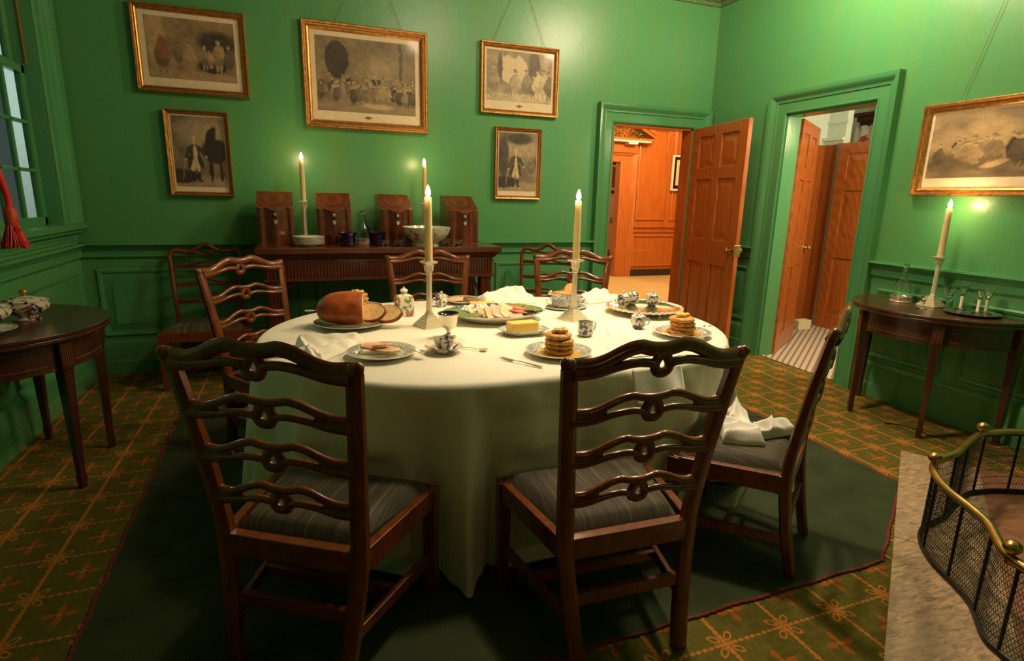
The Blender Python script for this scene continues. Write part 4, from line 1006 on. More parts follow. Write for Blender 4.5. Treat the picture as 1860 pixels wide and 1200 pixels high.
def art_table():
    p = Paint(140, 100, 9); p.a[:] = 0.30+0.15*vnoise(100, 140, 4, p.rs); p.ell(0.1, 0.3, 0.18, 0.6, 0.6, 0.5); p.ell(0.8, 0.35, 0.4, 0.22, 0.12, 0.6); p.ell(0.5, 0.95, 0.9, 0.12, 0.5, 0.5)
    p.person(0.16, 0.92, 0.62, 0.28); p.ell(0.17, 0.52, 0.10, 0.22, 0.30, 0.4, red=0.8); p.person(0.34, 0.80, 0.42, 0.3, 0.5); p.ell(0.74, 0.74, 0.26, 0.14, 0.10)
    p.person(0.47, 0.90, 0.54, 0.55); p.ell(0.45, 0.78, 0.12, 0.12, 0.45); p.person(0.64, 0.82, 0.42, 0.40, 0.8); p.person(0.80, 0.84, 0.56, 0.50, 0.8); p.person(0.92, 0.84, 0.48, 0.25); p.person(0.71, 0.78, 0.3, 0.6, 0.85)
    return p.finish((0.028, 0.020, 0.012), (0.58, 0.36, 0.18))
def art_arch():
    p = Paint(120, 92, 21); p.a[:] = 0.36+0.12*vnoise(92, 120, 5, p.rs); p.ell(0.40, 0.36, 0.30, 0.32, 0.80, 0.2); p.ell(0.40, 0.05, 0.10, 0.1, 0.4); p.ell(0.5, 0.93, 0.9, 0.10, 0.62, 0.5)
    p.ell(0.72, 0.3, 0.14, 0.4, 0.2, 0.5); p.ell(0.9, 0.4, 0.05, 0.5, 0.5, 0.3)
    p.ell(0.20, 0.36, 0.05, 0.35, 0.2, 0.3)
    for x, h, v in ((0.10, 0.66, 0.42), (0.42, 0.58, 0.30), (0.43, 0.56, 0.62), (0.60, 0.6, 0.40), (0.71, 0.5, 0.35), (0.78, 0.62, 0.85), (0.87, 0.64, 0.72), (0.96, 0.6, 0.3)): p.person(x, 0.93, h, v, 0.6)
    return p.finish((0.035, 0.023, 0.014), (0.66, 0.50, 0.30))
def art_single(seed, tree):
    p = Paint(105, 147, seed); p.a[:] = 0.22+0.14*vnoise(147, 105, 6, p.rs); p.ell(0.6, 0.25, 0.45, 0.28, 0.50, 0.8); p.ell(0.5, 0.95, 0.6, 0.12, 0.45, 0.5); p.ell(0.1, 0.85, 0.3, 0.12, 0.1, 0.5)
    if tree:
        p.ell(0.55, 0.10, 0.30, 0.12, 0.12, 0.6); p.ell(0.12, 0.4, 0.12, 0.4, 0.14, 0.5); p.person(0.85, 0.75, 0.34, 0.3, 0.5); x = 0.45
    else:
        p.ell(0.80, 0.48, 0.20, 0.20, 0.07, 0.4); p.ell(0.74, 0.26, 0.07, 0.16, 0.08, 0.4, rot=0.4); x = 0.40
        for q in (0.7, 0.9): p.ell(q, 0.74, 0.03, 0.2, 0.10)
    y, h = 0.92, 0.70; A = p.asp
    E = lambda dx, dy, rx, ry, v, rot=0, sf=0.35: p.ell(x+dx*h/A, y-dy*h, rx*h, ry*h, v, sf, rot=rot)
    for q in (-1, 1): E(q*0.055, 0.12, 0.036, 0.14, 0.06); E(q*0.075, 0.01, 0.05, 0.022, 0.06); E(q*0.05, 0.33, 0.052, 0.14, 0.82, -q*0.08); E(q*0.105, 0.40, 0.045, 0.17, 0.12, -q*0.22)
    E(0, 0.63, 0.115, 0.16, 0.13); E(0.008, 0.58, 0.045, 0.17, 0.78); E(-0.15, 0.56, 0.036, 0.16, 0.12, 0.32); E(0.155, 0.60, 0.036, 0.15, 0.12, -0.55)
    E(-0.19, 0.43, 0.026, 0.03, 0.72); E(0.225, 0.49, 0.026, 0.03, 0.72); E(0, 0.885, 0.058, 0.062, 0.55); E(0.004, 0.865, 0.044, 0.060, 0.80); E(0.002, 0.775, 0.030, 0.032, 0.95)
    E(0.02, 0.875, 0.008, 0.006, 0.3); E(-0.012, 0.875, 0.008, 0.006, 0.3); E(-0.24, 0.22, 0.010, 0.24, 0.5, 0.15)
    return p.finish((0.022, 0.015, 0.009), (0.60, 0.43, 0.24))
def art_field():
    p = Paint(160, 92, 33); n = vnoise(92, 160, 6, p.rs); p.a[:] = 0.50+0.35*(n-0.5)-0.22*np.clip((p.Y-0.55)*4, 0, 1); p.ell(0.38, 0.3, 0.35, 0.25, 0.75, 1.0); p.ell(0.75, 0.1, 0.5, 0.13, 0.3, 0.8); p.ell(0.2, 0.75, 0.45, 0.20, 0.22, 0.8)
    crowd(p, 14, 0.62, 0.90, 0.38, p.rs, 0.06, 0.42); crowd(p, 12, 0.72, 0.92, 0.50, p.rs, 0.42, 0.74); crowd(p, 7, 0.84, 0.97, 0.66, p.rs, 0.74, 0.98)
    p.ell(0.66, 0.26, 0.12, 0.14, 0.12, 0.4, rot=-0.6); p.ell(0.45, 0.80, 0.18, 0.05, 0.7, 0.5, rot=-0.3); p.ell(0.5, 0.97, 0.9, 0.06, 0.25, 0.6)
    return p.finish((0.035, 0.022, 0.012), (0.56, 0.37, 0.18))
def mat_print():
    m, nt, b = new_mat('print_ink')
    a = nt.nodes.new('ShaderNodeVertexColor'); a.layer_name = 'Col'
    g = noise(nt, coords(nt), 260, 3, 0.7)
    c = mix(nt, mth(nt, 'MULTIPLY', g, 0.25), a.outputs[0], (0.06, 0.04, 0.025)); lk(nt, c, b.inputs['Base Color'])
    setin(b, 'Roughness', 0.6); setin(b, 'Coat Weight', 0.30); setin(b, 'Coat Roughness', 0.10)
    return m
M_PRINT = mat_print()
def framed(label, side, a0, a1, z0, z1, art, fw, brd, cords=None, tilt=0.010):
    """a0<a1 as seen from in front; frame local: x across, y out of the wall, z up"""
    w, h = abs(a1-a0), z1-z0; mid = (a0+a1)/2
    t = thing('framed_print', label, 'picture', wall_pt(side, mid, 0.004, z0), {'back': 0, 'right': R(-90)}[side], 'gilt framed prints')
    prof = [(0, 0.0), (0, 0.030), (fw*0.12, 0.040), (fw*0.28, 0.038), (fw*0.38, 0.028), (fw*0.62, 0.024), (fw*0.70, 0.030), (fw*0.85, 0.026), (fw, 0.014), (fw, 0)]
    rings = [[((-w/2+i, -p, i), (-w/2+i, -p, h-i), (w/2-i, -p, h-i), (w/2-i, -p, i))[k] for i, p in prof] for k in range(4)]
    MB().loft(rings+[rings[0]], True, False).build('frame', M_GOLD, t, smooth=30)
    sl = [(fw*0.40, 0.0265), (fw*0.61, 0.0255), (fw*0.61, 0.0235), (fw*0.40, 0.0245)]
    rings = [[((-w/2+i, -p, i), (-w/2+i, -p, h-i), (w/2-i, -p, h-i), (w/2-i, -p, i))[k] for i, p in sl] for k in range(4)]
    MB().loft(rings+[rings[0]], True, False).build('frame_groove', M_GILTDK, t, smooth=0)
    MB().box(-w/2+fw*0.9, w/2-fw*0.9, -0.010, -0.004, fw*0.9, h-fw*0.9).build('paper_border', M_MAT, t, smooth=0)
    l, r, tp, bt = brd; x0, x1, y0, y1 = -w/2+fw+l, w/2-fw-r, fw+bt, h-fw-tp
    col = art; hh, ww, _ = col.shape
    vs = [(x0+(x1-x0)*i/(ww-1), -0.0115, y1-(y1-y0)*j/(hh-1)) for j in range(hh) for i in range(ww)]
    fs = [(j*ww+i, (j+1)*ww+i, (j+1)*ww+i+1, j*ww+i+1) for j in range(hh-1) for i in range(ww-1)]
    me = bpy.data.meshes.new('print'); me.from_pydata(vs, [], fs); me.update()
    ca = me.color_attributes.new('Col', 'FLOAT_COLOR', 'POINT')
    ca.data.foreach_set('color', np.concatenate([col.reshape(-1, 3), np.ones((hh*ww, 1))], 1).astype(np.float32).ravel())
    me.materials.append(M_PRINT); o = bpy.data.objects.new('print', me); C.objects.link(o); o.parent = t
    if bt > 0.06:
        m2 = MB(); m2.ball((0, -0.0105, fw+bt*0.5), 0.016, 10, 6, (1, 0.06, 0.8)); m2.ball((-0.02, -0.0105, fw+bt*0.5), 0.010, 8, 5, (1.2, 0.06, 0.6)); m2.ball((0.02, -0.0105, fw+bt*0.5), 0.010, 8, 5, (1.2, 0.06, 0.6))
        m2.build('crest_ornament', M_BROWNMEAT, t)
    if cords:
        m2 = MB(); m2.tube([(-w*cords[0], -0.012, h-0.01), (cords[2], -0.006, 3.12-z0)], 0.0013, 5); m2.tube([(w*cords[1], -0.012, h-0.01), (cords[2], -0.006, 3.12-z0)], 0.0013, 5)
        m2.build('hanging_cord', M_GILTDK, t)
    return t
framed('gilt framed dark print hanging highest beside the window', 'back', 0.478, 1.179, 1.998, 2.558, art_table(), 0.042, (0.035, 0.035, 0.03, 0.055))
framed('small gilt framed portrait print of a standing man and dark horse', 'back', 0.612, 1.021, 1.304, 1.891, art_single(41, False), 0.028, (0.010, 0.010, 0.010, 0.035))
framed('largest gilt framed print, a crowded hall scene above the knife boxes', 'back', 1.550, 2.486, 1.828, 2.578, art_hall(), 0.060, (0.035, 0.035, 0.035, 0.07), (0.25, 0.30, 0.05))
framed('gilt framed print of robed figures before an arch, above a smaller portrait', 'back', 2.928, 3.632, 2.026, 2.582, art_arch(), 0.040, (0.018, 0.018, 0.016, 0.07), (0.35, 0.32, 0.0))
framed('small gilt framed portrait print of a standing man beside trees', 'back', 3.065, 3.492, 1.330, 1.926, art_single(52, True), 0.030, (0.008, 0.008, 0.010, 0.04))
framed('gilt framed battlefield print above the candle and half-round table', 'right', -3.12, -2.126, 1.413, 1.974, art_field(), 0.052, (0.018, 0.018, 0.014, 0.06), (0.30, 0.30, 0.0))

# ------------------------------------------------------------------ food and ware on the dining table
Z0 = TZ+0.0015
def plate(label, x, y, r, mat=None, h=0.020, name='dinner_plate', group='blue rimmed plates on the table'):
    pr = plate_prof(r, h); o = MB().lathe(pr[:6], 48, caps=False).build(name, M_WHITEP, loc=(x, y, Z0), smooth=60)
    MB().lathe([(r*1.004, h+0.0021)]+pr[6:], 48, caps=False).build('painted_face', mat or M_PLATE, o, smooth=60); return tag(o, label, 'plate', group)
def flatware(kind, label, x, y, ang, z=Z0, ln=0.19, mat=None, group='table silver'):
    t = thing(kind, label, kind.split('_')[-1], (x, y, z), ang, group); m = mat or M_SILVERB
    if 'spoon' in kind:
        MB().tube([(-ln*0.5, 0, 0.004), (-ln*0.35, 0, 0.005), (0, 0, 0.006), (ln*0.22, 0, 0.005), (ln*0.3, 0, 0.003)], [0.006, 0.005, 0.0025, 0.0025, 0.004], 8, flat=(1, 0.45)).build('handle', m, t)
        mb = MB(); mb.grid(lambda u, v: (ln*0.38+ln*0.13*(v*math.cos(2*PI*u)), 0.017*v*math.sin(2*PI*u)*(1+0.15*math.cos(2*PI*u)), 0.0012+0.006*v*v), 20, 5, True); mb.build('bowl', m, t, solid=0.0012)
    elif 'fork' in kind:
        MB().tube([(-ln*0.5, 0, 0.004), (-ln*0.3, 0, 0.005), (0, 0, 0.007), (ln*0.2, 0, 0.005)], [0.006, 0.0055, 0.003, 0.003], 8, flat=(1, 0.6)).build('handle', m, t)
        mb = MB()
        for k in (-1, 0, 1): mb.tube([(ln*0.18, k*0.003, 0.005), (ln*0.26, k*0.008, 0.0035), (ln*0.5, k*0.009, 0.006)], [0.003, 0.0025, 0.0012], 6)
        mb.build('tines', m, t)
    else:
        MB().tube([(-ln*0.5, 0, 0.006), (-ln*0.25, 0, 0.006), (-ln*0.05, 0, 0.005)], [0.008, 0.007, 0.0055], 8, flat=(1, 0.8)).build('handle', M_WHITEST, t)
        MB().loft([[(-ln*0.06, -0.006, 0.003), (-ln*0.06, 0.006, 0.003), (-ln*0.06, 0.006, 0.0045), (-ln*0.06, -0.006, 0.0045)], [(ln*0.35, -0.010, 0.002), (ln*0.35, 0.009, 0.002), (ln*0.35, 0.009, 0.003), (ln*0.35, -0.010, 0.003)], [(ln*0.5, -0.004, 0.0015), (ln*0.5, 0.004, 0.0015), (ln*0.5, 0.004, 0.002), (ln*0.5, -0.004, 0.002)]]).build('blade', m, t, smooth=0)
    return t
# loaf of bread on a dark plate
M_DARKPL = mat_porcelain('dark_rim_porcelain', (0.05, 0.05, 0.06), [(0.09, 0.165, 1.0)], 70, 2)
o = MB().lathe([(0, 0.002), (0.10, 0.0), (0.105, 0.004), (0.125, 0.012), (0.168, 0.022), (0.168, 0.025), (0.128, 0.017), (0.108, 0.008), (0, 0.006)], 48).build('bread_plate', M_DARKPL, loc=(1.650, -2.120, Z0), smooth=60)
tag(o, 'round dark-rimmed plate under the loaf of bread', 'plate')
lf = thing('bread_loaf', 'big brown crusty loaf with its cut end exposed on a plate', 'bread', (1.605, -2.125, Z0+0.0135), R(-8))
rings = []; NL = 22
for i in range(NL+1):
    u = i/NL; x = -0.108+0.208*u; k = math.sqrt(max(0.002, 1-(abs(u-0.70)/0.70)**2.5)); ring = []
    for j in range(28):
        a = 2*PI*j/28; cy = math.cos(a)*0.105*k; zz = math.sin(a)
        z = 0.060+(0.092 if zz > 0 else 0.058)*zz*(0.10+0.90*k); z = max(0.004, z)
        ring.append((x, cy*(1+0.06*math.sin(5*u+a)), z))
    rings.append(ring)
MB().loft(rings).build('crust', M_BREAD, lf, smooth=50)
end = [(0.101, y*0.92, 0.060+(z-0.060)*0.92) for x, y, z in rings[-1]]
MB().loft([[(0.0985, y, z) for x, y, z in end], end]).build('crumb', M_CRUMB, lf, smooth=0)
def bread_slice(label, x, y, z, rz, tilt, wd=0.076, hh=0.054):
    t = thing('bread_slice', label, 'bread', (x, y, z), rz, 'cut bread slices beside the loaf'); t.rotation_euler = (0, R(tilt), rz)
    P = []
    for j in range(26):
        a = 2*PI*j/26; P.append((wd*math.cos(a)*(0.94 if math.sin(a) < 0 else 1), hh*(math.sin(a) if math.sin(a) > 0 else 0.9*math.sin(a))))
    MB().loft([[(-0.008, y_, z_) for y_, z_ in P], [(0.008, y_, z_) for y_, z_ in P]]).build('crust', M_BREAD, t, smooth=30)
    P2 = [(a*0.93, b*0.92) for a, b in P]
    MB().loft([[(-0.0092, y_, z_) for y_, z_ in P2], [(0.0092, y_, z_) for y_, z_ in P2]]).build('crumb', M_CRUMB, t, smooth=0)
    return t
bread_slice('first bread slice leaning from the cut loaf', 1.740, -2.150, Z0+0.062, R(52), 46)
bread_slice('outer bread slice lying against the first slice by the plate edge', 1.812, -2.180, Z0+0.058, R(50), 52)

def stack(px, py, n, where, seed, pr=0.134, cr=0.060, dx=0.0):
    rg = random.Random(seed)
    plate('blue rimmed plate under the hoecake stack '+where, px, py, pr)
    names = ['bottom', 'second lowest', 'second highest', 'topmost'] if n == 4 else ['bottom', 'middle', 'topmost']
    sy = MB().lathe([(0, 0), (0.088, 0), (0.090, 0.001), (0.0, 0.0022)], 40, wob=lambda a: 1+0.10*math.sin(3*a+seed)+0.05*math.sin(7*a))
    o = sy.build('honey_pool', M_SYRUP, loc=(px+dx*0.4, py, Z0+0.0076), smooth=60); tag(o, 'golden honey pooled on the plate around the hoecakes '+where, 'honey', kind='stuff')
    z = Z0+0.0092
    for k in range(n):
        ph = rg.random()*6; f = lambda a, ph=ph: 1+0.035*math.sin(3*a+ph)+0.025*math.sin(7*a+2*ph)+0.018*math.sin(13*a+ph)+0.012*math.sin(17*a+3*ph)
        th = 0.0185; c = cr*(1-0.02*k+rg.uniform(-0.02, 0.03))
        mb = MB().lathe([(0, 0), (c*0.86, 0.0), (c*0.97, 0.005), (c, th*0.5), (c*0.96, th-0.004), (c*0.84, th), (c*0.5, th+0.0006), (0, th+0.0004)], 36, wob=f)
        o = mb.build('hoecake', M_CAKE, loc=(px+dx+rg.uniform(-0.006, 0.006), py+rg.uniform(-0.005, 0.005), z), smooth=60)
        tag(o, names[k]+' hoecake of the stack '+where, 'hoecake', 'stacked hoecakes'); z += th+0.0012
    mb = MB()
    for k in range(12): mb.ball((rg.uniform(-0.024, 0.024), rg.uniform(-0.018, 0.018), 0.006+0.010*rg.random()), 0.007+rg.random()*0.007, 8, 5, (1.2, 1, 0.8))
    o = mb.build('butter_pat', M_BUTTER, loc=(px+dx, py, z-0.001), smooth=60); tag(o, 'butter lump on the hoecakes '+where, 'butter')
stack(2.385, -2.850, 4, 'beside the table fork', 4)
stack(3.085, -2.700, 4, 'at the end of the table near the tray', 8)
stack(1.735, -1.722, 4, 'behind the loaf of bread', 12, 0.115, 0.058, -0.012)
flatware('table_fork', 'three-tined silver fork lying before the nearest hoecakes', 2.193, -2.925, R(124))
flatware('table_spoon', 'silver spoon on the cloth past the nearest hoecake plate', 2.515, -2.965, R(160))
flatware('table_fork', 'silver fork resting on the plate edge by the end hoecakes', 3.015, -2.795, R(135), Z0+0.018)
flatware('table_spoon', 'silver spoon on the plate edge behind the end hoecakes', 3.185, -2.680, R(10), Z0+0.020)
flatware('table_spoon', 'silver spoon sticking out behind the bread loaf', 1.545, -1.735, R(185), Z0+0.002)
# ham plate
plate('blue rimmed plate holding pink ham next to the knife and napkin', 1.715, -2.675, 0.133)
def slab(pts, th, seed, mat, name, label, loc, rz, tilt, cat, group, rim=None, sq=1.0):
    rg = random.Random(seed); mb = MB(); n = 30
    f = lambda a: 1+0.10*math.sin(2*a+seed)+0.06*math.sin(3*a+2*seed)+0.03*math.sin(7*a)
    rx, ry = pts; pw = lambda v: math.copysign(abs(v)**sq, v)
    P = [(rx*f(2*PI*k/n)*pw(math.cos(2*PI*k/n)), ry*f(2*PI*k/n)*pw(math.sin(2*PI*k/n))) for k in range(n)]
    def z(x, y): return 0.006*math.sin(x*40+seed)*math.cos(y*30)
    rings = [[(x*s, y*s, z(x, y)*0.5+zz) for x, y in P] for s, zz in ((0.02, 0), (0.9, 0), (1, th*0.3), (1, th*0.7), (0.93, th), (0.02, th))]
    t = thing(name, label, cat, loc, rz, group); t.rotation_euler = (R(tilt[0]), R(tilt[1]), rz)
    mb.loft(rings).build('slice', mat, t, smooth=60)
    if rim: MB().tube([(x*1.0, y*1.0, th*0.5+z(x, y)*0.5) for x, y in P[2:16]], th*0.62, 7).build('fat_rim', rim, t, smooth=60)
    return t
HG = 'ham slices on the near plate'
slab((0.055, 0.038), 0.009, 3, M_HAM, 'ham_slice', 'pink ham slice folded at the back of the near plate', (1.700, -2.650, Z0+0.022), 0.3, (14, 4), 'ham', HG, M_HAMRIND)
slab((0.052, 0.030), 0.010, 5, M_HAMRIND, 'ham_slice', 'pale fatty ham slice lying on the near plate', (1.735, -2.705, Z0+0.022), 0.1, (-2, 4), 'ham', HG, M_HAM)
slab((0.040, 0.028), 0.012, 8, M_HAM, 'ham_slice', 'small pink ham slice on top beside the dark spoon', (1.715, -2.672, Z0+0.032), 0.7, (-8, 4), 'ham', HG)
flatware('table_spoon', 'silver spoon with dark handle on the ham plate edge', 1.808, -2.690, R(-55), Z0+0.021)
flatware('table_knife', 'silver knife lying beside the long folded napkin', 1.550, -2.600, R(-126.0+180), Z0, 0.26)
o = MB().lathe([(0, 0), (0.040, 0), (0.043, 0.004), (0.050, 0.030), (0.054, 0.042), (0.051, 0.042), (0.047, 0.031), (0.040, 0.008), (0, 0.007)], 30).build('glass_dish', M_GLASS, loc=(1.830, -1.955, Z0), smooth=50); tag(o, 'small clear glass dish behind the bread slices', 'dish')
# cup, saucer, small spoon, goblet, caddy
o = MB().lathe([(0, 0.002), (0.036, 0), (0.040, 0.004), (0.060, 0.016), (0.076, 0.026), (0.075, 0.028), (0.055, 0.019), (0.036, 0.007), (0, 0.006)], 36).build('saucer', M_IMARI, loc=(1.955, -2.690, Z0), smooth=60); tag(o, 'patterned saucer under the tea bowl', 'saucer')
o = MB().lathe([(0, 0.004), (0.022, 0.001), (0.023, 0.0), (0.022, 0.006), (0.034, 0.018), (0.041, 0.040), (0.043, 0.050), (0.0415, 0.050), (0.038, 0.040), (0.030, 0.019), (0, 0.010)], 32).build('tea_bowl', M_IMARI, loc=(1.957, -2.686, Z0+0.0075), smooth=60); tag(o, 'small handleless patterned tea bowl on its saucer', 'cup')
flatware('tea_spoon', 'ornate silver teaspoon lying beside the tea bowl saucer', 2.075, -2.685, R(-40), Z0, 0.13)
gb = thing('salt_goblet', 'silver footed goblet with dark blue glass liner beside the candlestick', 'goblet', (2.035, -2.455, Z0))
MB().lathe([(0, 0), (0.034, 0), (0.035, 0.004), (0.020, 0.010), (0.010, 0.018), (0.009, 0.030), (0.016, 0.038), (0.034, 0.050), (0.040, 0.075), (0.040, 0.092), (0.048, 0.103), (0.050, 0.106), (0.044, 0.106), (0.036, 0.092), (0.034, 0.06), (0, 0.05)], 32).build('cup', M_SILVERB, gb, smooth=50)
MB().lathe([(0, 0.075), (0.036, 0.09), (0.043, 0.107), (0.045, 0.110), (0.041, 0.110), (0.034, 0.096), (0, 0.085)], 28).build('glass_liner', M_BLUEGL, gb, smooth=60)
cdy = thing('tea_caddy', 'small flowered porcelain tea caddy with rounded shoulders', 'tea caddy', (1.930, -1.950, Z0), R(6))
P = lambda s, z: [(s*0.046*x, s*0.030*y, z) for x, y in ((-1, -0.75), (-0.82, -1), (0.82, -1), (1, -0.75), (1, 0.75), (0.82, 1), (-0.82, 1), (-1, 0.75))]
MB().loft([P(0.96, 0), P(1, 0.004), P(1, 0.085), P(0.97, 0.095), P(0.82, 0.106), P(0.55, 0.112), P(0.42, 0.114)]).build('body', M_CADDY, cdy, smooth=30)
MB().lathe([(0.019, 0.112), (0.016, 0.116), (0.016, 0.126), (0.021, 0.128), (0.021, 0.133), (0.014, 0.140), (0.005, 0.143), (0.006, 0.148), (0.0, 0.152)], 20).build('lid', M_WHITEP, cdy, smooth=50)
# covered cream pots
def make_pot(label, loc, rz):
    t = thing('custard_pot', label, 'pot', loc, rz, 'blue and white covered cups')
    MB().lathe([(0, 0), (0.022, 0), (0.024, 0.003), (0.032, 0.016), (0.036, 0.034), (0.034, 0.052), (0.032, 0.058), (0.030, 0.058), (0, 0.05)], 28).build('cup', M_POT, t, smooth=60)
    lid = MB().lathe([(0.034, 0.058), (0.035, 0.061), (0.026, 0.068), (0.010, 0.073), (0, 0.074)], 28).build('lid', M_POT, t, smooth=60)
    MB().lathe([(0.004, 0.072), (0.004, 0.075), (0.008, 0.079), (0.007, 0.085), (0, 0.088)], 14).build('finial', M_SILVERB, lid, smooth=60)
    MB().tube([(-0.032, 0, 0.046), (-0.046, 0, 0.052), (-0.054, 0, 0.040), (-0.048, 0, 0.022), (-0.033, 0, 0.018)], 0.0035, 7).build('handle', M_WHITEP, t, smooth=60)
    return t
cp = make_pot('covered blue and white pot standing alone behind the first candlestick', (2.175, -1.745, Z0), R(10))
TRX, TRY, TZT = 3.215, -2.19, Z0+0.024
copy_tree(cp, (3.125, -2.115, TZT+0.002), 0.1, 'covered blue and white cup with visible handle on the silver tray')
copy_tree(cp, (3.215, -2.065, TZT+0.002), 1.9, 'covered blue and white cup at the back of the silver tray')
copy_tree(cp, (3.305, -2.130, TZT+0.002), 2.4, 'covered blue and white cup standing apart on the silver tray')
copy_tree(cp, (2.965, -2.520, Z0), 2.6, 'covered blue and white cup on the cloth in front of the tray')
t = thing('silver_tray', 'round silver tray with scalloped rim holding covered cups', 'tray', (TRX, TRY, Z0))
sc_ = lambda a: 1+0.022*abs(math.sin(6*a))
MB().lathe([(0, 0.020), (0.16, 0.020), (0.18, 0.026), (0.200, 0.034), (0.202, 0.037), (0.196, 0.038), (0.178, 0.030), (0.16, 0.0235), (0, 0.0235)], 72, wob=sc_).build('dish', M_SALVER, t, smooth=50)
mb = MB(); mb.tube([((0.204)*sc_(a)*math.cos(a), 0.204*sc_(a)*math.sin(a), 0.036+0.002*math.sin(40*a)) for a in np.linspace(0, 2*PI, 121)[:-1]], 0.005, 7, closed=True); mb.build('rim', M_SILVER, t)
for k in range(3):
    a = 0.5+2*PI*k/3; MB().tube([(0.15*math.cos(a), 0.15*math.sin(a), 0.021), (0.16*math.cos(a), 0.16*math.sin(a), 0.010), (0.155*math.cos(a), 0.155*math.sin(a), 0.0)], [0.007, 0.006, 0.009], 8).build('foot', M_SILVER, t)
# handled cup
t = thing('coffee_cup', 'blue and white coffee cup with angular handle between butter and napkin', 'cup', (2.640, -2.590, Z0), R(12))
MB().lathe([(0, 0), (0.026, 0), (0.031, 0.004), (0.036, 0.016), (0.036, 0.066), (0.0335, 0.066), (0.033, 0.018), (0, 0.010)], 32).build('cup', M_POT, t, smooth=50)
MB().tube([(0.034, 0, 0.054), (0.050, 0, 0.058), (0.062, 0, 0.054), (0.056, 0, 0.030), (0.046, 0, 0.018), (0.034, 0, 0.018)], 0.0038, 7).build('handle', M_WHITEP, t, smooth=60)
# butter dish, cheese, far plate
t = thing('butter_dish', 'eight-sided blue and white dish holding a butter block', 'dish', (2.380, -2.480, Z0))
oc = lambda rx, ry, z: [(rx*x, ry*y, z) for x, y in ((-1, -0.45), (-0.6, -1), (0.6, -1), (1, -0.45), (1, 0.45), (0.6, 1), (-0.6, 1), (-1, 0.45))]
MB().loft([oc(0.075, 0.045, 0), oc(0.08, 0.05, 0.003), oc(0.115, 0.075, 0.022), oc(0.115, 0.075, 0.025), oc(0.08, 0.05, 0.009), oc(0.04, 0.03, 0.008)]).build('dish', M_PLATE, t, smooth=0)
o = MB().box(-0.068, 0.068, -0.034, 0.034, 0, 0.046).build('butter_block', M_BUTTER, loc=(2.376, -2.476, Z0+0.010), rz=R(4), bevel=0.005, smooth=0); tag(o, 'rectangular yellow butter block on the eight-sided dish', 'butter')
plate('blue rimmed plate of sliced meat on the far side of the table', 2.330, -1.660, 0.118)
slab((0.06, 0.032), 0.009, 14, M_HAMRIND, 'meat_slice', 'pale meat slice on the far plate', (2.290, -1.665, Z0+0.018), 0.1, (10, 0), 'meat', 'meat on the far plate', M_REDMEAT)
slab((0.055, 0.030), 0.010, 17, M_BROWNMEAT, 'meat_slice', 'dark brown meat slice on the far plate', (2.365, -1.680, Z0+0.018), 0.4, (12, 5), 'meat', 'meat on the far plate')
o = MB().box(-0.072, 0.072, -0.03, 0.03, 0, 0.026).build('butter_block', M_BUTTER, loc=(2.400, -1.800, Z0), rz=R(-8), bevel=0.004, smooth=0); tag(o, 'flat yellow butter slab on the cloth behind the platter', 'butter')
# platter with leaves and meats
PX, PY = 2.355, -2.150
o = MB().lathe([(0, 0.003), (0.15, 0.0), (0.16, 0.004), (0.205, 0.026), (0.252, 0.044), (0.254, 0.047)], 56, sx=1, sy=0.76, caps=False).build('platter', M_WHITEP, loc=(PX, PY, Z0), smooth=60); MB().lathe([(0.2535, 0.0471), (0.248, 0.048), (0.200, 0.031), (0.16, 0.010), (0, 0.008)], 56, sx=1, sy=0.76, caps=False).build('painted_face', M_PLATTER, o, smooth=60); tag(o, 'big oval blue and white platter of sliced meats and leaves', 'platter')
def leaf(label, x, y, z, rz, ln=0.11, tilt=(8, 0)):
    mb = MB()
    def f(u, v): wv = 0.026*math.sin(PI*min(0.98, max(0.02, u))**0.8)*(2*v-1); return (ln*(u-0.5), wv, 0.006*math.sin(PI*u)+0.16*abs(wv))
    mb.grid(f, 12, 6); o = mb.build('bay_leaf', M_LEAF, loc=(x, y, z), solid=0.0012); o.rotation_euler = (R(tilt[0]), R(tilt[1]), rz)
    return tag(o, label, 'leaf', 'green leaves round the platter')
lvs = [(-0.200, -0.035, 0.5), (-0.175, -0.080, 0.9), (-0.205, 0.035, -0.1), (0.195, -0.045, -0.4), (0.205, 0.015, 0.1), (0.165, 0.085, 0.6), (0.120, 0.105, 0.3), (-0.130, -0.100, 0.3)]
lab = ['green leaf at the candlestick end of the platter, middle of its bunch', 'green leaf hanging over the platter edge towards the goblet', 'green leaf at the candlestick end of the platter, tucked at the back', 'green leaf at the far end of the platter towards the second candlestick', 'green leaf lying straight along the platter end by the second candlestick', 'broad green leaf standing at the back corner of the platter', 'green leaf at the back of the platter behind the red slices', 'green leaf along the front edge of the platter under pink slices']
for k, (dx, dy, a_) in enumerate(lvs): leaf(lab[k], PX+dx, PY+dy, Z0+0.036+0.008*math.hypot(dx, dy)/0.2, a_, 0.12, (6, 0))
for k in range(5):
    slab((0.058, 0.030), 0.006, 20+k, M_HAM if k in (1, 2, 3) else M_HAMRIND, 'ham_slice', ['browned end slice of the fanned ham on the platter', 'second slice of the fanned ham on the platter', 'middle slice of the fanned ham on the platter', 'pinkest slice of the fanned ham on the platter', 'pale last slice of the fanned ham on the platter'][k],
         (PX-0.125+0.044*k, PY-0.050+0.004*k, Z0+0.040+0.001*k), R(100-9*k), (24, -22), 'ham', 'fanned ham slices on the platter', M_HAMRIND, 0.55)
slab((0.048, 0.036), 0.006, 31, M_HAM, 'ham_slice', 'flat pink ham slice lying low on the platter', (PX+0.085, PY-0.075, Z0+0.026), 0.4, (6, 3), 'ham', 'fanned ham slices on the platter')
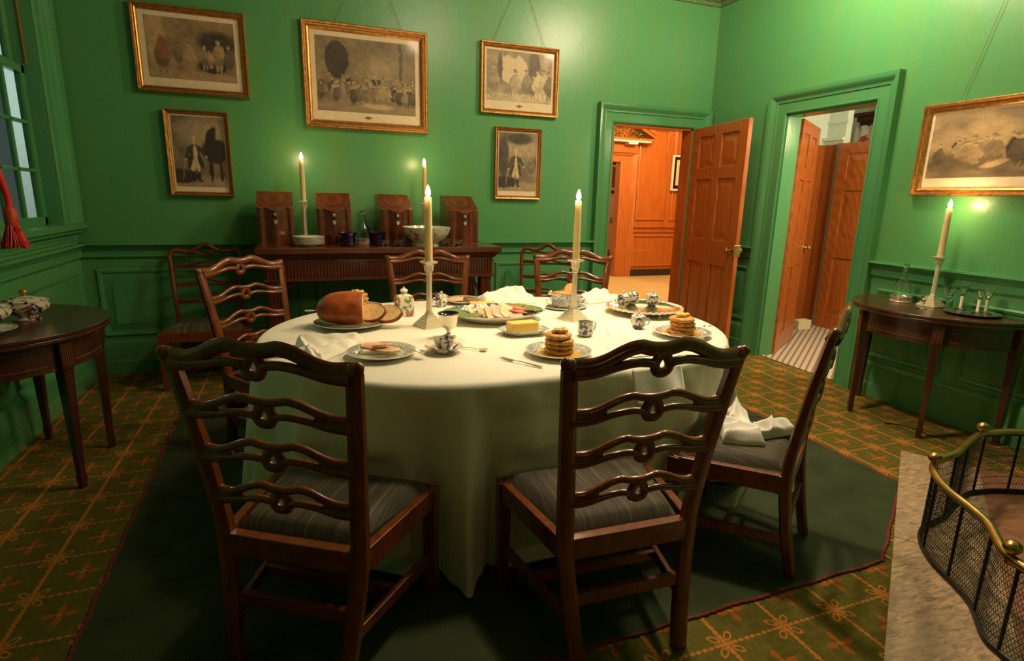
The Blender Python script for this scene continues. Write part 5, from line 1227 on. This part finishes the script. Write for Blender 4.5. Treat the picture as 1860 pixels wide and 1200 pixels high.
slab((0.085, 0.030), 0.006, 33, M_REDMEAT, 'cured_meat_slice', 'long dark red cured slice lying highest on the platter', (PX+0.095, PY+0.010, Z0+0.052), -0.25, (8, 4), 'meat', 'red cured slices on the platter')
slab((0.085, 0.028), 0.006, 35, M_REDMEAT, 'cured_meat_slice', 'long dark red cured slice under the topmost one', (PX+0.125, PY-0.025, Z0+0.040), -0.1, (6, 4), 'meat', 'red cured slices on the platter')
# basket dish, stand, pastries plate
t = thing('basket_dish', 'oval grey basketweave porcelain dish with loop handle on its stand', 'dish', (2.850, -1.960, Z0), R(4))
MB().lathe([(0, 0), (0.10, 0), (0.118, 0.008), (0.116, 0.013), (0.09, 0.010), (0, 0.009)], 40, sx=1.06, sy=0.8).build('stand', M_PLATE, t, smooth=50)
MB().lathe([(0, 0.012), (0.075, 0.012), (0.084, 0.02), (0.094, 0.058), (0.099, 0.062), (0.094, 0.063), (0.080, 0.024), (0, 0.018)], 40, sx=1.03, sy=0.76).build('bowl', M_BASKETW, t, smooth=50)
MB().tube([(-0.094, 0, 0.056), (-0.118, 0, 0.062), (-0.132, 0, 0.048), (-0.120, 0, 0.030), (-0.092, 0, 0.028)], 0.005, 8).build('handle', M_WHITEP, t, smooth=60)
plate('blue rimmed plate of fried pastries behind the basketweave dish', 2.985, -1.735, 0.115)
for k, (dx, dy, dz, a_, tl, lb) in enumerate(((-0.045, 0.0, 0.016, 0.1, (0, 0), 'lower golden pastry lying on the pastry plate'), (-0.05, 0.01, 0.038, -0.2, (0, 4), 'golden pastry lying on top of the lower one'), (0.0, 0.015, 0.060, 0.9, (10, -30), 'golden pastry tilted upright at the top of the pile'))):
    mb = MB().ball((0, 0, 0), 0.06, 20, 10, (1, 0.55, 0.22))
    o = mb.build('pastry', M_PASTRY, loc=(2.985+dx, -1.735+dy, Z0+0.006+dz), smooth=180); o.rotation_euler = (R(tl[0]), R(tl[1]), a_); tag(o, lb, 'pastry', 'fried pastries on a plate')
flatware('table_spoon', 'silver spoon lying on the edge of the pastry plate', 3.085, -1.690, R(22), Z0+0.018)
mb = MB(); 
tg = thing('sugar_nips', 'small silver tongs lying on the basketweave dish', 'tongs', (2.800, -1.935, Z0+0.075), 0.3)
mb.tube([(-0.05, 0, 0.012), (-0.03, 0.012, 0.0), (0.03, 0.010, -0.006)], 0.005, 7); mb.tube([(-0.05, 0, 0.012), (-0.03, -0.012, 0.0), (0.03, -0.010, -0.006)], 0.005, 7); mb.build('arms', M_SILVERB, tg)
MB().ball((-0.05, 0, 0.014), 0.014).build('bow', M_SILVERB, tg)

# ------------------------------------------------------------------ napkins
def cloth_quad(mb, Q, base, ridges, seed, ox, oy, n=40):
    """a folded cloth layer over the quad Q: height follows creased ridges (x0,y0,h0,x1,y1,h1,width)"""
    rs = np.random.RandomState(seed); ph = rs.rand(6)*6.28
    top = []; N = n+1
    for a in range(N):
        u = a/n
        for b in range(N):
            v = b/n
            x = (Q[0][0]*(1-u)+Q[1][0]*u)*(1-v)+(Q[3][0]*(1-u)+Q[2][0]*u)*v
            y = (Q[0][1]*(1-u)+Q[1][1]*u)*(1-v)+(Q[3][1]*(1-u)+Q[2][1]*u)*v
            e = min(u, 1-u, v, 1-v)
            w = 0.005*(1-min(1, e*4)); x += w*math.sin(9*v+ph[0]+4*u); y += w*math.sin(8*u+ph[1]+3*v)
            h = 0.0; acc = 0.0
            for (x0, y0, h0, x1, y1, h1, wd) in ridges:
                dx, dy = x1-x0, y1-y0; L2 = dx*dx+dy*dy; t = max(0, min(1, ((x-x0)*dx+(y-y0)*dy)/L2)); d = math.hypot(x-x0-t*dx, y-y0-t*dy)/wd
                g = (h0+(h1-h0)*t)*math.exp(-d**1.35); acc += g**4
            h = acc**0.25
            h += 0.0022*math.sin(70*(x+0.6*y)+ph[2]+3*math.sin(25*y))+0.0015*math.sin(95*(y-0.4*x)+ph[3])
            k = 1-(1-min(1, e/0.10))**2
            top.append((x-ox, y-oy, max(0.0012, base*(0.45+0.55*k)+h*(0.30+0.70*k))))
    fs = [(a*N+b, (a+1)*N+b, (a+1)*N+b+1, a*N+b+1) for a in range(n) for b in range(n)]
    bd = [a*N for a in range(N)]+[n*N+b for b in range(1, N)]+[a*N+n for a in range(n-1, -1, -1)]+[b for b in range(n-1, 0, -1)]
    vs = top+[(top[k][0], top[k][1], 0.0005) for k in bd]; M0 = len(top); nb_ = len(bd)
    for k in range(nb_): fs.append((bd[k], bd[(k+1) % nb_], M0+(k+1) % nb_, M0+k))
    fs.append(tuple(M0+k for k in range(nb_)))
    mb.add(vs, fs)
def napkin(label, cx, cy, z, layers):
    mb = MB()
    for k, (Q, base, ridges) in enumerate(layers): cloth_quad(mb, Q, base, ridges, k*7+int(cx*50), cx, cy)
    o = mb.build('napkin', M_NAP, loc=(cx, cy, z), smooth=65); return tag(o, label, 'napkin', 'white linen napkins')
napkin('long white napkin with knotted middle beside the ham plate', 1.50, -2.52, Z0, [
    ([(1.405, -2.415), (1.670, -2.425), (1.590, -2.590), (1.462, -2.735)], 0.010, [(1.415, -2.430, 0.045, 1.440, -2.570, 0.030, 0.014), (1.440, -2.575, 0.032, 1.468, -2.730, 0.016, 0.016), (1.455, -2.570, 0.022, 1.492, -2.690, 0.016, 0.007), (1.42, -2.445, 0.040, 1.665, -2.445, 0.030, 0.030), (1.47, -2.610, 0.020, 1.600, -2.520, 0.026, 0.022), (1.45, -2.55, 0.03, 1.62, -2.485, 0.018, 0.016)]),
    ([(1.315, -2.575), (1.440, -2.510), (1.452, -2.610), (1.325, -2.605)], 0.007, [(1.32, -2.590, 0.006, 1.44, -2.565, 0.020, 0.012), (1.33, -2.583, 0.004, 1.44, -2.535, 0.014, 0.010)])])
napkin('puffed white napkin behind the platter of meats', 2.590, -1.690, Z0, [
    ([(2.425, -1.590), (2.700, -1.640), (2.745, -1.800), (2.450, -1.745)], 0.020, [(2.44, -1.640, 0.020, 2.60, -1.645, 0.058, 0.045), (2.60, -1.645, 0.058, 2.715, -1.690, 0.078, 0.050), (2.715, -1.690, 0.075, 2.735, -1.790, 0.020, 0.022), (2.56, -1.65, 0.045, 2.60, -1.76, 0.016, 0.018), (2.48, -1.64, 0.03, 2.50, -1.73, 0.012, 0.014), (2.65, -1.67, 0.06, 2.67, -1.77, 0.014, 0.014)])])
napkin('white napkin heaped behind the silver tray', 3.170, -1.800, Z0, [
    ([(3.020, -1.745), (3.210, -1.720), (3.250, -1.855), (3.030, -1.885)], 0.020, [(3.04, -1.800, 0.030, 3.14, -1.775, 0.052, 0.045), (3.14, -1.775, 0.052, 3.22, -1.775, 0.046, 0.040), (3.12, -1.77, 0.045, 3.13, -1.87, 0.014, 0.015), (3.19, -1.775, 0.045, 3.22, -1.85, 0.014, 0.014)]),
    ([(3.195, -1.735), (3.370, -1.755), (3.380, -1.820), (3.210, -1.830)], 0.008, [(3.20, -1.775, 0.035, 3.36, -1.785, 0.012, 0.020)])])
napkin('flat white napkin spread from the coffee cup to the table edge', 2.760, -2.720, Z0, [
    ([(2.840, -2.425), (2.945, -2.480), (2.800, -2.985), (2.560, -2.955)], 0.006, [(2.90, -2.45, 0.014, 2.79, -2.66, 0.022, 0.016), (2.79, -2.66, 0.022, 2.685, -2.97, 0.012, 0.014), (2.85, -2.47, 0.008, 2.66, -2.88, 0.012, 0.010), (2.93, -2.50, 0.008, 2.78, -2.95, 0.008, 0.010)])])
napkin('crumpled white napkin lying on the side-on chair seat', 3.060, -3.160, 0.006+ZS+0.036, [
    ([(2.915, -3.220), (3.020, -3.060), (3.135, -3.130), (3.055, -3.300)], 0.018, [(2.93, -3.215, 0.030, 3.055, -3.255, 0.044, 0.030), (3.02, -3.07, 0.035, 3.075, -3.255, 0.044, 0.026), (2.96, -3.165, 0.035, 3.09, -3.165, 0.030, 0.022), (3.065, -3.29, 0.030, 3.09, -3.20, 0.046, 0.016)]),
    ([(3.045, -3.255), (3.050, -3.165), (3.255, -3.160), (3.275, -3.235)], 0.020, [(3.05, -3.215, 0.040, 3.16, -3.205, 0.046, 0.036), (3.16, -3.205, 0.046, 3.265, -3.200, 0.034, 0.034), (3.13, -3.25, 0.022, 3.20, -3.17, 0.044, 0.012)]),
    ([(3.030, -3.110), (3.130, -2.990), (3.195, -3.030), (3.120, -3.160)], 0.016, [(3.05, -3.115, 0.040, 3.160, -3.015, 0.068, 0.026), (3.15, -3.02, 0.066, 3.15, -3.12, 0.025, 0.016)])])
# the drop of the flat napkin over the table edge
mb = MB()
def dropf(u, v):
    x, y, nx, ny = stadium(0.034+0.036*u, 0.010+0.008*math.sin(11*u)*v+0.045*v)
    return (x, y, TZ+0.004-0.006*v-0.125*v*(0.80+0.20*math.sin(6*u+0.5)))
mb.grid(dropf, 24, 12)
o = mb.build('napkin', M_NAP, smooth=180, solid=0.003); tag(o, 'white napkin corner hanging over the table edge behind a chair crest', 'napkin', 'white linen napkins')

# ------------------------------------------------------------------ right table glasses, left table tureens
def make_wine(label, loc, h, twist, flare):
    t = thing('wine_glass', label, 'glass', loc, 0, 'wine glasses on the half-round table')
    MB().lathe([(0, 0.0), (0.030, 0.0), (0.031, 0.002), (0.010, 0.006), (0.005, 0.010), (0.005, 0.012), (0, 0.012)], 24).build('foot', M_GLASS, t, smooth=60)
    st = h*0.47 if twist else h*0.35
    MB().lathe([(0, 0.010), (0.0085 if twist else 0.005, 0.011), (0.0075 if twist else 0.0045, st*0.5), (0.0095 if twist else 0.006, st), (0, st)], 16).build('stem', M_WHITEST if twist else M_GLASS, t, smooth=60)
    MB().lathe([(0, st), (0.010, st+0.001), (flare*0.55, st+(h-st)*0.35), (flare*0.8, st+(h-st)*0.7), (flare, h), (flare-0.0015, h), (flare*0.8-0.0015, st+(h-st)*0.7), (flare*0.55-0.002, st+(h-st)*0.38), (0, st+0.010)], 28).build('bowl', M_GLASS, t, smooth=60)
    return t
ZR = 0.7385
make_wine('tall glass with white twist stem standing apart on the silver salver', (5.145, -2.635, ZR+0.010), 0.175, True, 0.030)
make_wine('tall glass with white twist stem nearest the front of the salver', (5.118, -2.745, ZR+0.010), 0.170, True, 0.028)
make_wine('tall glass with white twist stem at the back of the salver', (5.175, -2.755, ZR+0.010), 0.165, True, 0.031)
make_wine('flared clear wine glass between the candlestick and salver', (5.130, -2.565, ZR), 0.150, False, 0.038)
make_wine('small clear wine glass in front of the candlestick base', (4.985, -2.520, ZR), 0.085, False, 0.020)
o = MB().lathe([(0, 0.004), (0.125, 0.004), (0.138, 0.010), (0.142, 0.014), (0.138, 0.014), (0.124, 0.0085), (0, 0.0085)], 48).build('silver_salver', M_SALVER, loc=(5.105, -2.725, ZR), smooth=50); tag(o, 'round silver salver under the tall glasses on the half-round table', 'salver')
def make_tureen(label, loc, rz, s=1.0):
    t = thing('sauce_tureen', label, 'tureen', loc, rz, 'covered porcelain tureens')
    f = lambda pr: [(a*s, b*s) for a, b in pr]
    MB().lathe(f([(0, 0), (0.055, 0), (0.058, 0.006), (0.045, 0.014), (0.042, 0.022), (0.062, 0.034), (0.092, 0.058), (0.097, 0.078), (0.092, 0.090), (0.094, 0.094), (0.085, 0.094), (0, 0.06)]), 40, sx=1.05, sy=0.85).build('bowl', M_TUREEN, t, smooth=60)
    lid = MB().lathe(f([(0.094, 0.094), (0.096, 0.100), (0.070, 0.112), (0.040, 0.120), (0.014, 0.124), (0, 0.124)]), 40, sx=1.05, sy=0.85).build('lid', M_TUREEN, t, smooth=60)
    MB().lathe(f([(0.010, 0.122), (0.009, 0.132), (0.018, 0.138), (0.020, 0.148), (0.014, 0.156), (0, 0.158)]), 18).build('knob', M_GOLD, lid, smooth=60)
    for sg in (): MB().tube([(sg*0.09*s, 0, 0.066*s), (sg*0.115*s, 0, 0.074*s), (sg*0.118*s, 0, 0.056*s), (sg*0.098*s, 0, 0.050*s)], 0.006*s, 8).build('handle', M_TUREEN, t, smooth=60)
    return t
ZL = 0.7385
tu = make_tureen('patterned covered tureen with gilt knob on the window side table', (0.240, -1.625, ZL), 0.3, 0.9)
copy_tree(tu, (0.150, -1.775, ZL), 0.2, 'second patterned tureen cut off by the frame on the window side table')
o = MB().lathe(plate_prof(0.10, 0.018), 40).build('dinner_plate', M_PLATE, loc=(0.20, -1.90, ZL), smooth=60); tag(o, 'blue rimmed plate on the window side table before the tureens', 'plate')

# ------------------------------------------------------------------ red tassel and curtain edge by the window
t = thing('curtain_tassel', 'red silk tassel with knotted cord hanging before the window', 'tassel', (0.15, -1.37, 1.082)); t.scale = (1.12, 1.12, 1.30)
MB().tube([(-0.05, -0.13, 0.46), (-0.03, -0.07, 0.38), (-0.018, -0.035, 0.30), (-0.008, -0.015, 0.22), (0.0, 0.0, 0.16), (0, 0, 0.12)], [0.014, 0.015, 0.015, 0.014, 0.013, 0.013], 14).build('cord', M_RED, t)
MB().lathe([(0, 0.125), (0.018, 0.122), (0.025, 0.110), (0.022, 0.085), (0.026, 0.070), (0.022, 0.058), (0, 0.055)], 18).build('head', M_REDGOLD, t)
mb = MB(); rg = random.Random(2)
for k in range(150):
    a = rg.random()*2*PI; r = math.sqrt(rg.random()); mb.tube([(0.018*r*math.cos(a), 0.018*r*math.sin(a), 0.066), (0.030*r*math.cos(a), 0.030*r*math.sin(a), 0.035), (0.052*r*math.cos(a)+rg.uniform(-.004, .004), 0.052*r*math.sin(a), rg.uniform(-0.03, -0.015))], 0.0022, 4)
o = mb.build('fringe', M_RED, t); o['kind'] = 'stuff'
mb = MB()
mb.grid(lambda u, v: (0.10+0.03*math.sin(u*22), -1.53-0.32*u*(0.35+0.65*abs(v-0.1)), 1.27+1.63*v), 40, 20)
o = mb.build('window_curtain', M_RED, smooth=180, solid=0.006); tag(o, 'red curtain drawn aside at the frame edge by the window', 'curtain')

# ------------------------------------------------------------------ hearth, fender, corner chimney breast
H0 = Vector((4.534, -2.845)); DV = Vector((-0.8255, -0.5644)); NV = Vector((0.5644, -0.8255))
def hp(s, t_, z=0.0): p = H0+DV*s+NV*t_; return (p.x, p.y, z)
q = lambda a, b, c, d: [hp(a, c)[:2], hp(b, c)[:2], hp(b, d)[:2], hp(a, d)[:2]]
o = struct(MB().prism(q(0.0, 1.035, 0, 0.34), 0, 0.012).prism(q(1.039, 2.2, 0, 0.34), 0, 0.012), 'floor_hearth', M_MARBLE, smooth=0)
struct(MB().prism(q(0.0, 2.2, 0.34, 1.2), 0, 0.011), 'floor_firebox', M_HINNER, smooth=0)
CT = 0.66
mb = MB()
def cb(s0, s1, t0, t1, z0, z1):
    mb.loft([[hp(a, b, z) for a, b in ((s0, t0), (s1, t0), (s1, t1), (s0, t1))] for z in (z0, z1)])
cb(-0.75, 0.42, CT, CT+0.5, 0, H); cb(1.56, 2.6, CT, CT+0.5, 0, H); cb(0.42, 1.56, CT, CT+0.5, 0.95, H); cb(0.42, 1.56, CT+0.45, CT+0.5, 0, 0.95)
struct(mb, 'wall_chimney', M_GREEN, smooth=0)
fd = thing('fire_fender', 'serpentine wire mesh fire fender with brass rail on the marble hearth', 'fender', (0, 0, 0.012))
CP = [(0.16, 0.60), (0.28, 0.40), (0.36, 0.315), (0.41, 0.275), (0.50, 0.24), (0.62, 0.205), (0.76, 0.165), (0.88, 0.105), (0.96, 0.085), (1.06, 0.090), (1.18, 0.125), (1.29, 0.185), (1.38, 0.225), (1.48, 0.240), (1.55, 0.250), (1.60, 0.275), (1.68, 0.36), (1.82, 0.60)]
def catmull(P, n=10):
    out = []
    for i in range(len(P)-1):
        p0, p1, p2, p3 = P[max(0, i-1)], P[i], P[i+1], P[min(len(P)-1, i+2)]
        for k in range(n):
            t_ = k/n; out.append(tuple(0.5*((2*p1[d])+(-p0[d]+p2[d])*t_+(2*p0[d]-5*p1[d]+4*p2[d]-p3[d])*t_*t_+(-p0[d]+3*p1[d]-3*p2[d]+p3[d])*t_**3) for d in range(2)))
    return out+[P[-1]]
FP = catmull(CP); acc = [0]
for a, b in zip(FP, FP[1:]): acc.append(acc[-1]+math.dist(a, b))
FL = acc[-1]
def fpt(d, z):
    d = max(0, min(FL, d)); i = int(np.searchsorted(acc, d))
    i = max(1, min(i, len(FP)-1)); k = (d-acc[i-1])/(acc[i]-acc[i-1]); p = [FP[i-1][j]+(FP[i][j]-FP[i-1][j])*k for j in (0, 1)]
    return hp(p[0], p[1], z)
FH = 0.315
N = 90
MB().tube([fpt(FL*i/N, FH) for i in range(N+1)], 0.0145, 10).build('brass_rail', M_BRASS, fd)
mb = MB().tube([fpt(FL*i/N, 0.012) for i in range(N+1)], 0.012, 8, flat=(0.6, 1))
mb.tube([fpt(FL*i/N, FH-0.016) for i in range(N+1)], 0.004, 6)
nb = 11
for i in range(nb+1):
    d = 0.01+(FL-0.02)*i/nb; mb.tube([fpt(d, 0.005), fpt(d, FH-0.008)], 0.0055, 6)
mb.build('iron_frame', M_BLACK, fd)
for nm, dd in (('near', 0.41), ('mid', 0.96), ('far', 1.585)):
    i = min(range(len(FP)), key=lambda i: abs(FP[i][0]-dd)); p = hp(*FP[i])
    MB().lathe([(0.0125, FH-0.02), (0.014, FH-0.005), (0.010, FH+0.010), (0.009, FH+0.016), (0.018, FH+0.020), (0.0255, FH+0.032), (0.022, FH+0.046), (0.010, FH+0.055), (0, FH+0.056)], 18, (p[0], p[1], 0)).build('finial', M_BRASS, fd, smooth=60)
mb = MB(); pit = 0.0125; hgt = FH-0.03; slope = 0.55
nw = int((FL+hgt*slope)/pit)
for sg in (1, -1):
    for k in range(nw):
        d0 = k*pit-(hgt*slope if sg > 0 else 0); pts = []
        for j in range(9):
            z = 0.016+hgt*j/8; d = d0+sg*hgt*slope*j/8
            if 0 <= d <= FL: pts.append(fpt(d, z))
        if len(pts) > 1: mb.tube(pts, 0.0009, 3)
for z in np.linspace(0.05, FH-0.05, 7): mb.tube([fpt(FL*i/N, z) for i in range(N+1)], 0.0014, 4)
o = mb.build('wire_mesh', M_BLACK, fd, smooth=0); o['kind'] = 'stuff'
# loose black cable on the carpet by the side table
o = MB().tube([(4.86, -2.50, 0.005), (4.93, -2.56, 0.004), (4.96, -2.66, 0.004), (4.93, -2.72, 0.004), (4.98, -2.80, 0.004)], 0.004, 6).build('floor_cable', M_BLACK)
tag(o, 'short black cable lying on the carpet under the half-round table', 'cable')
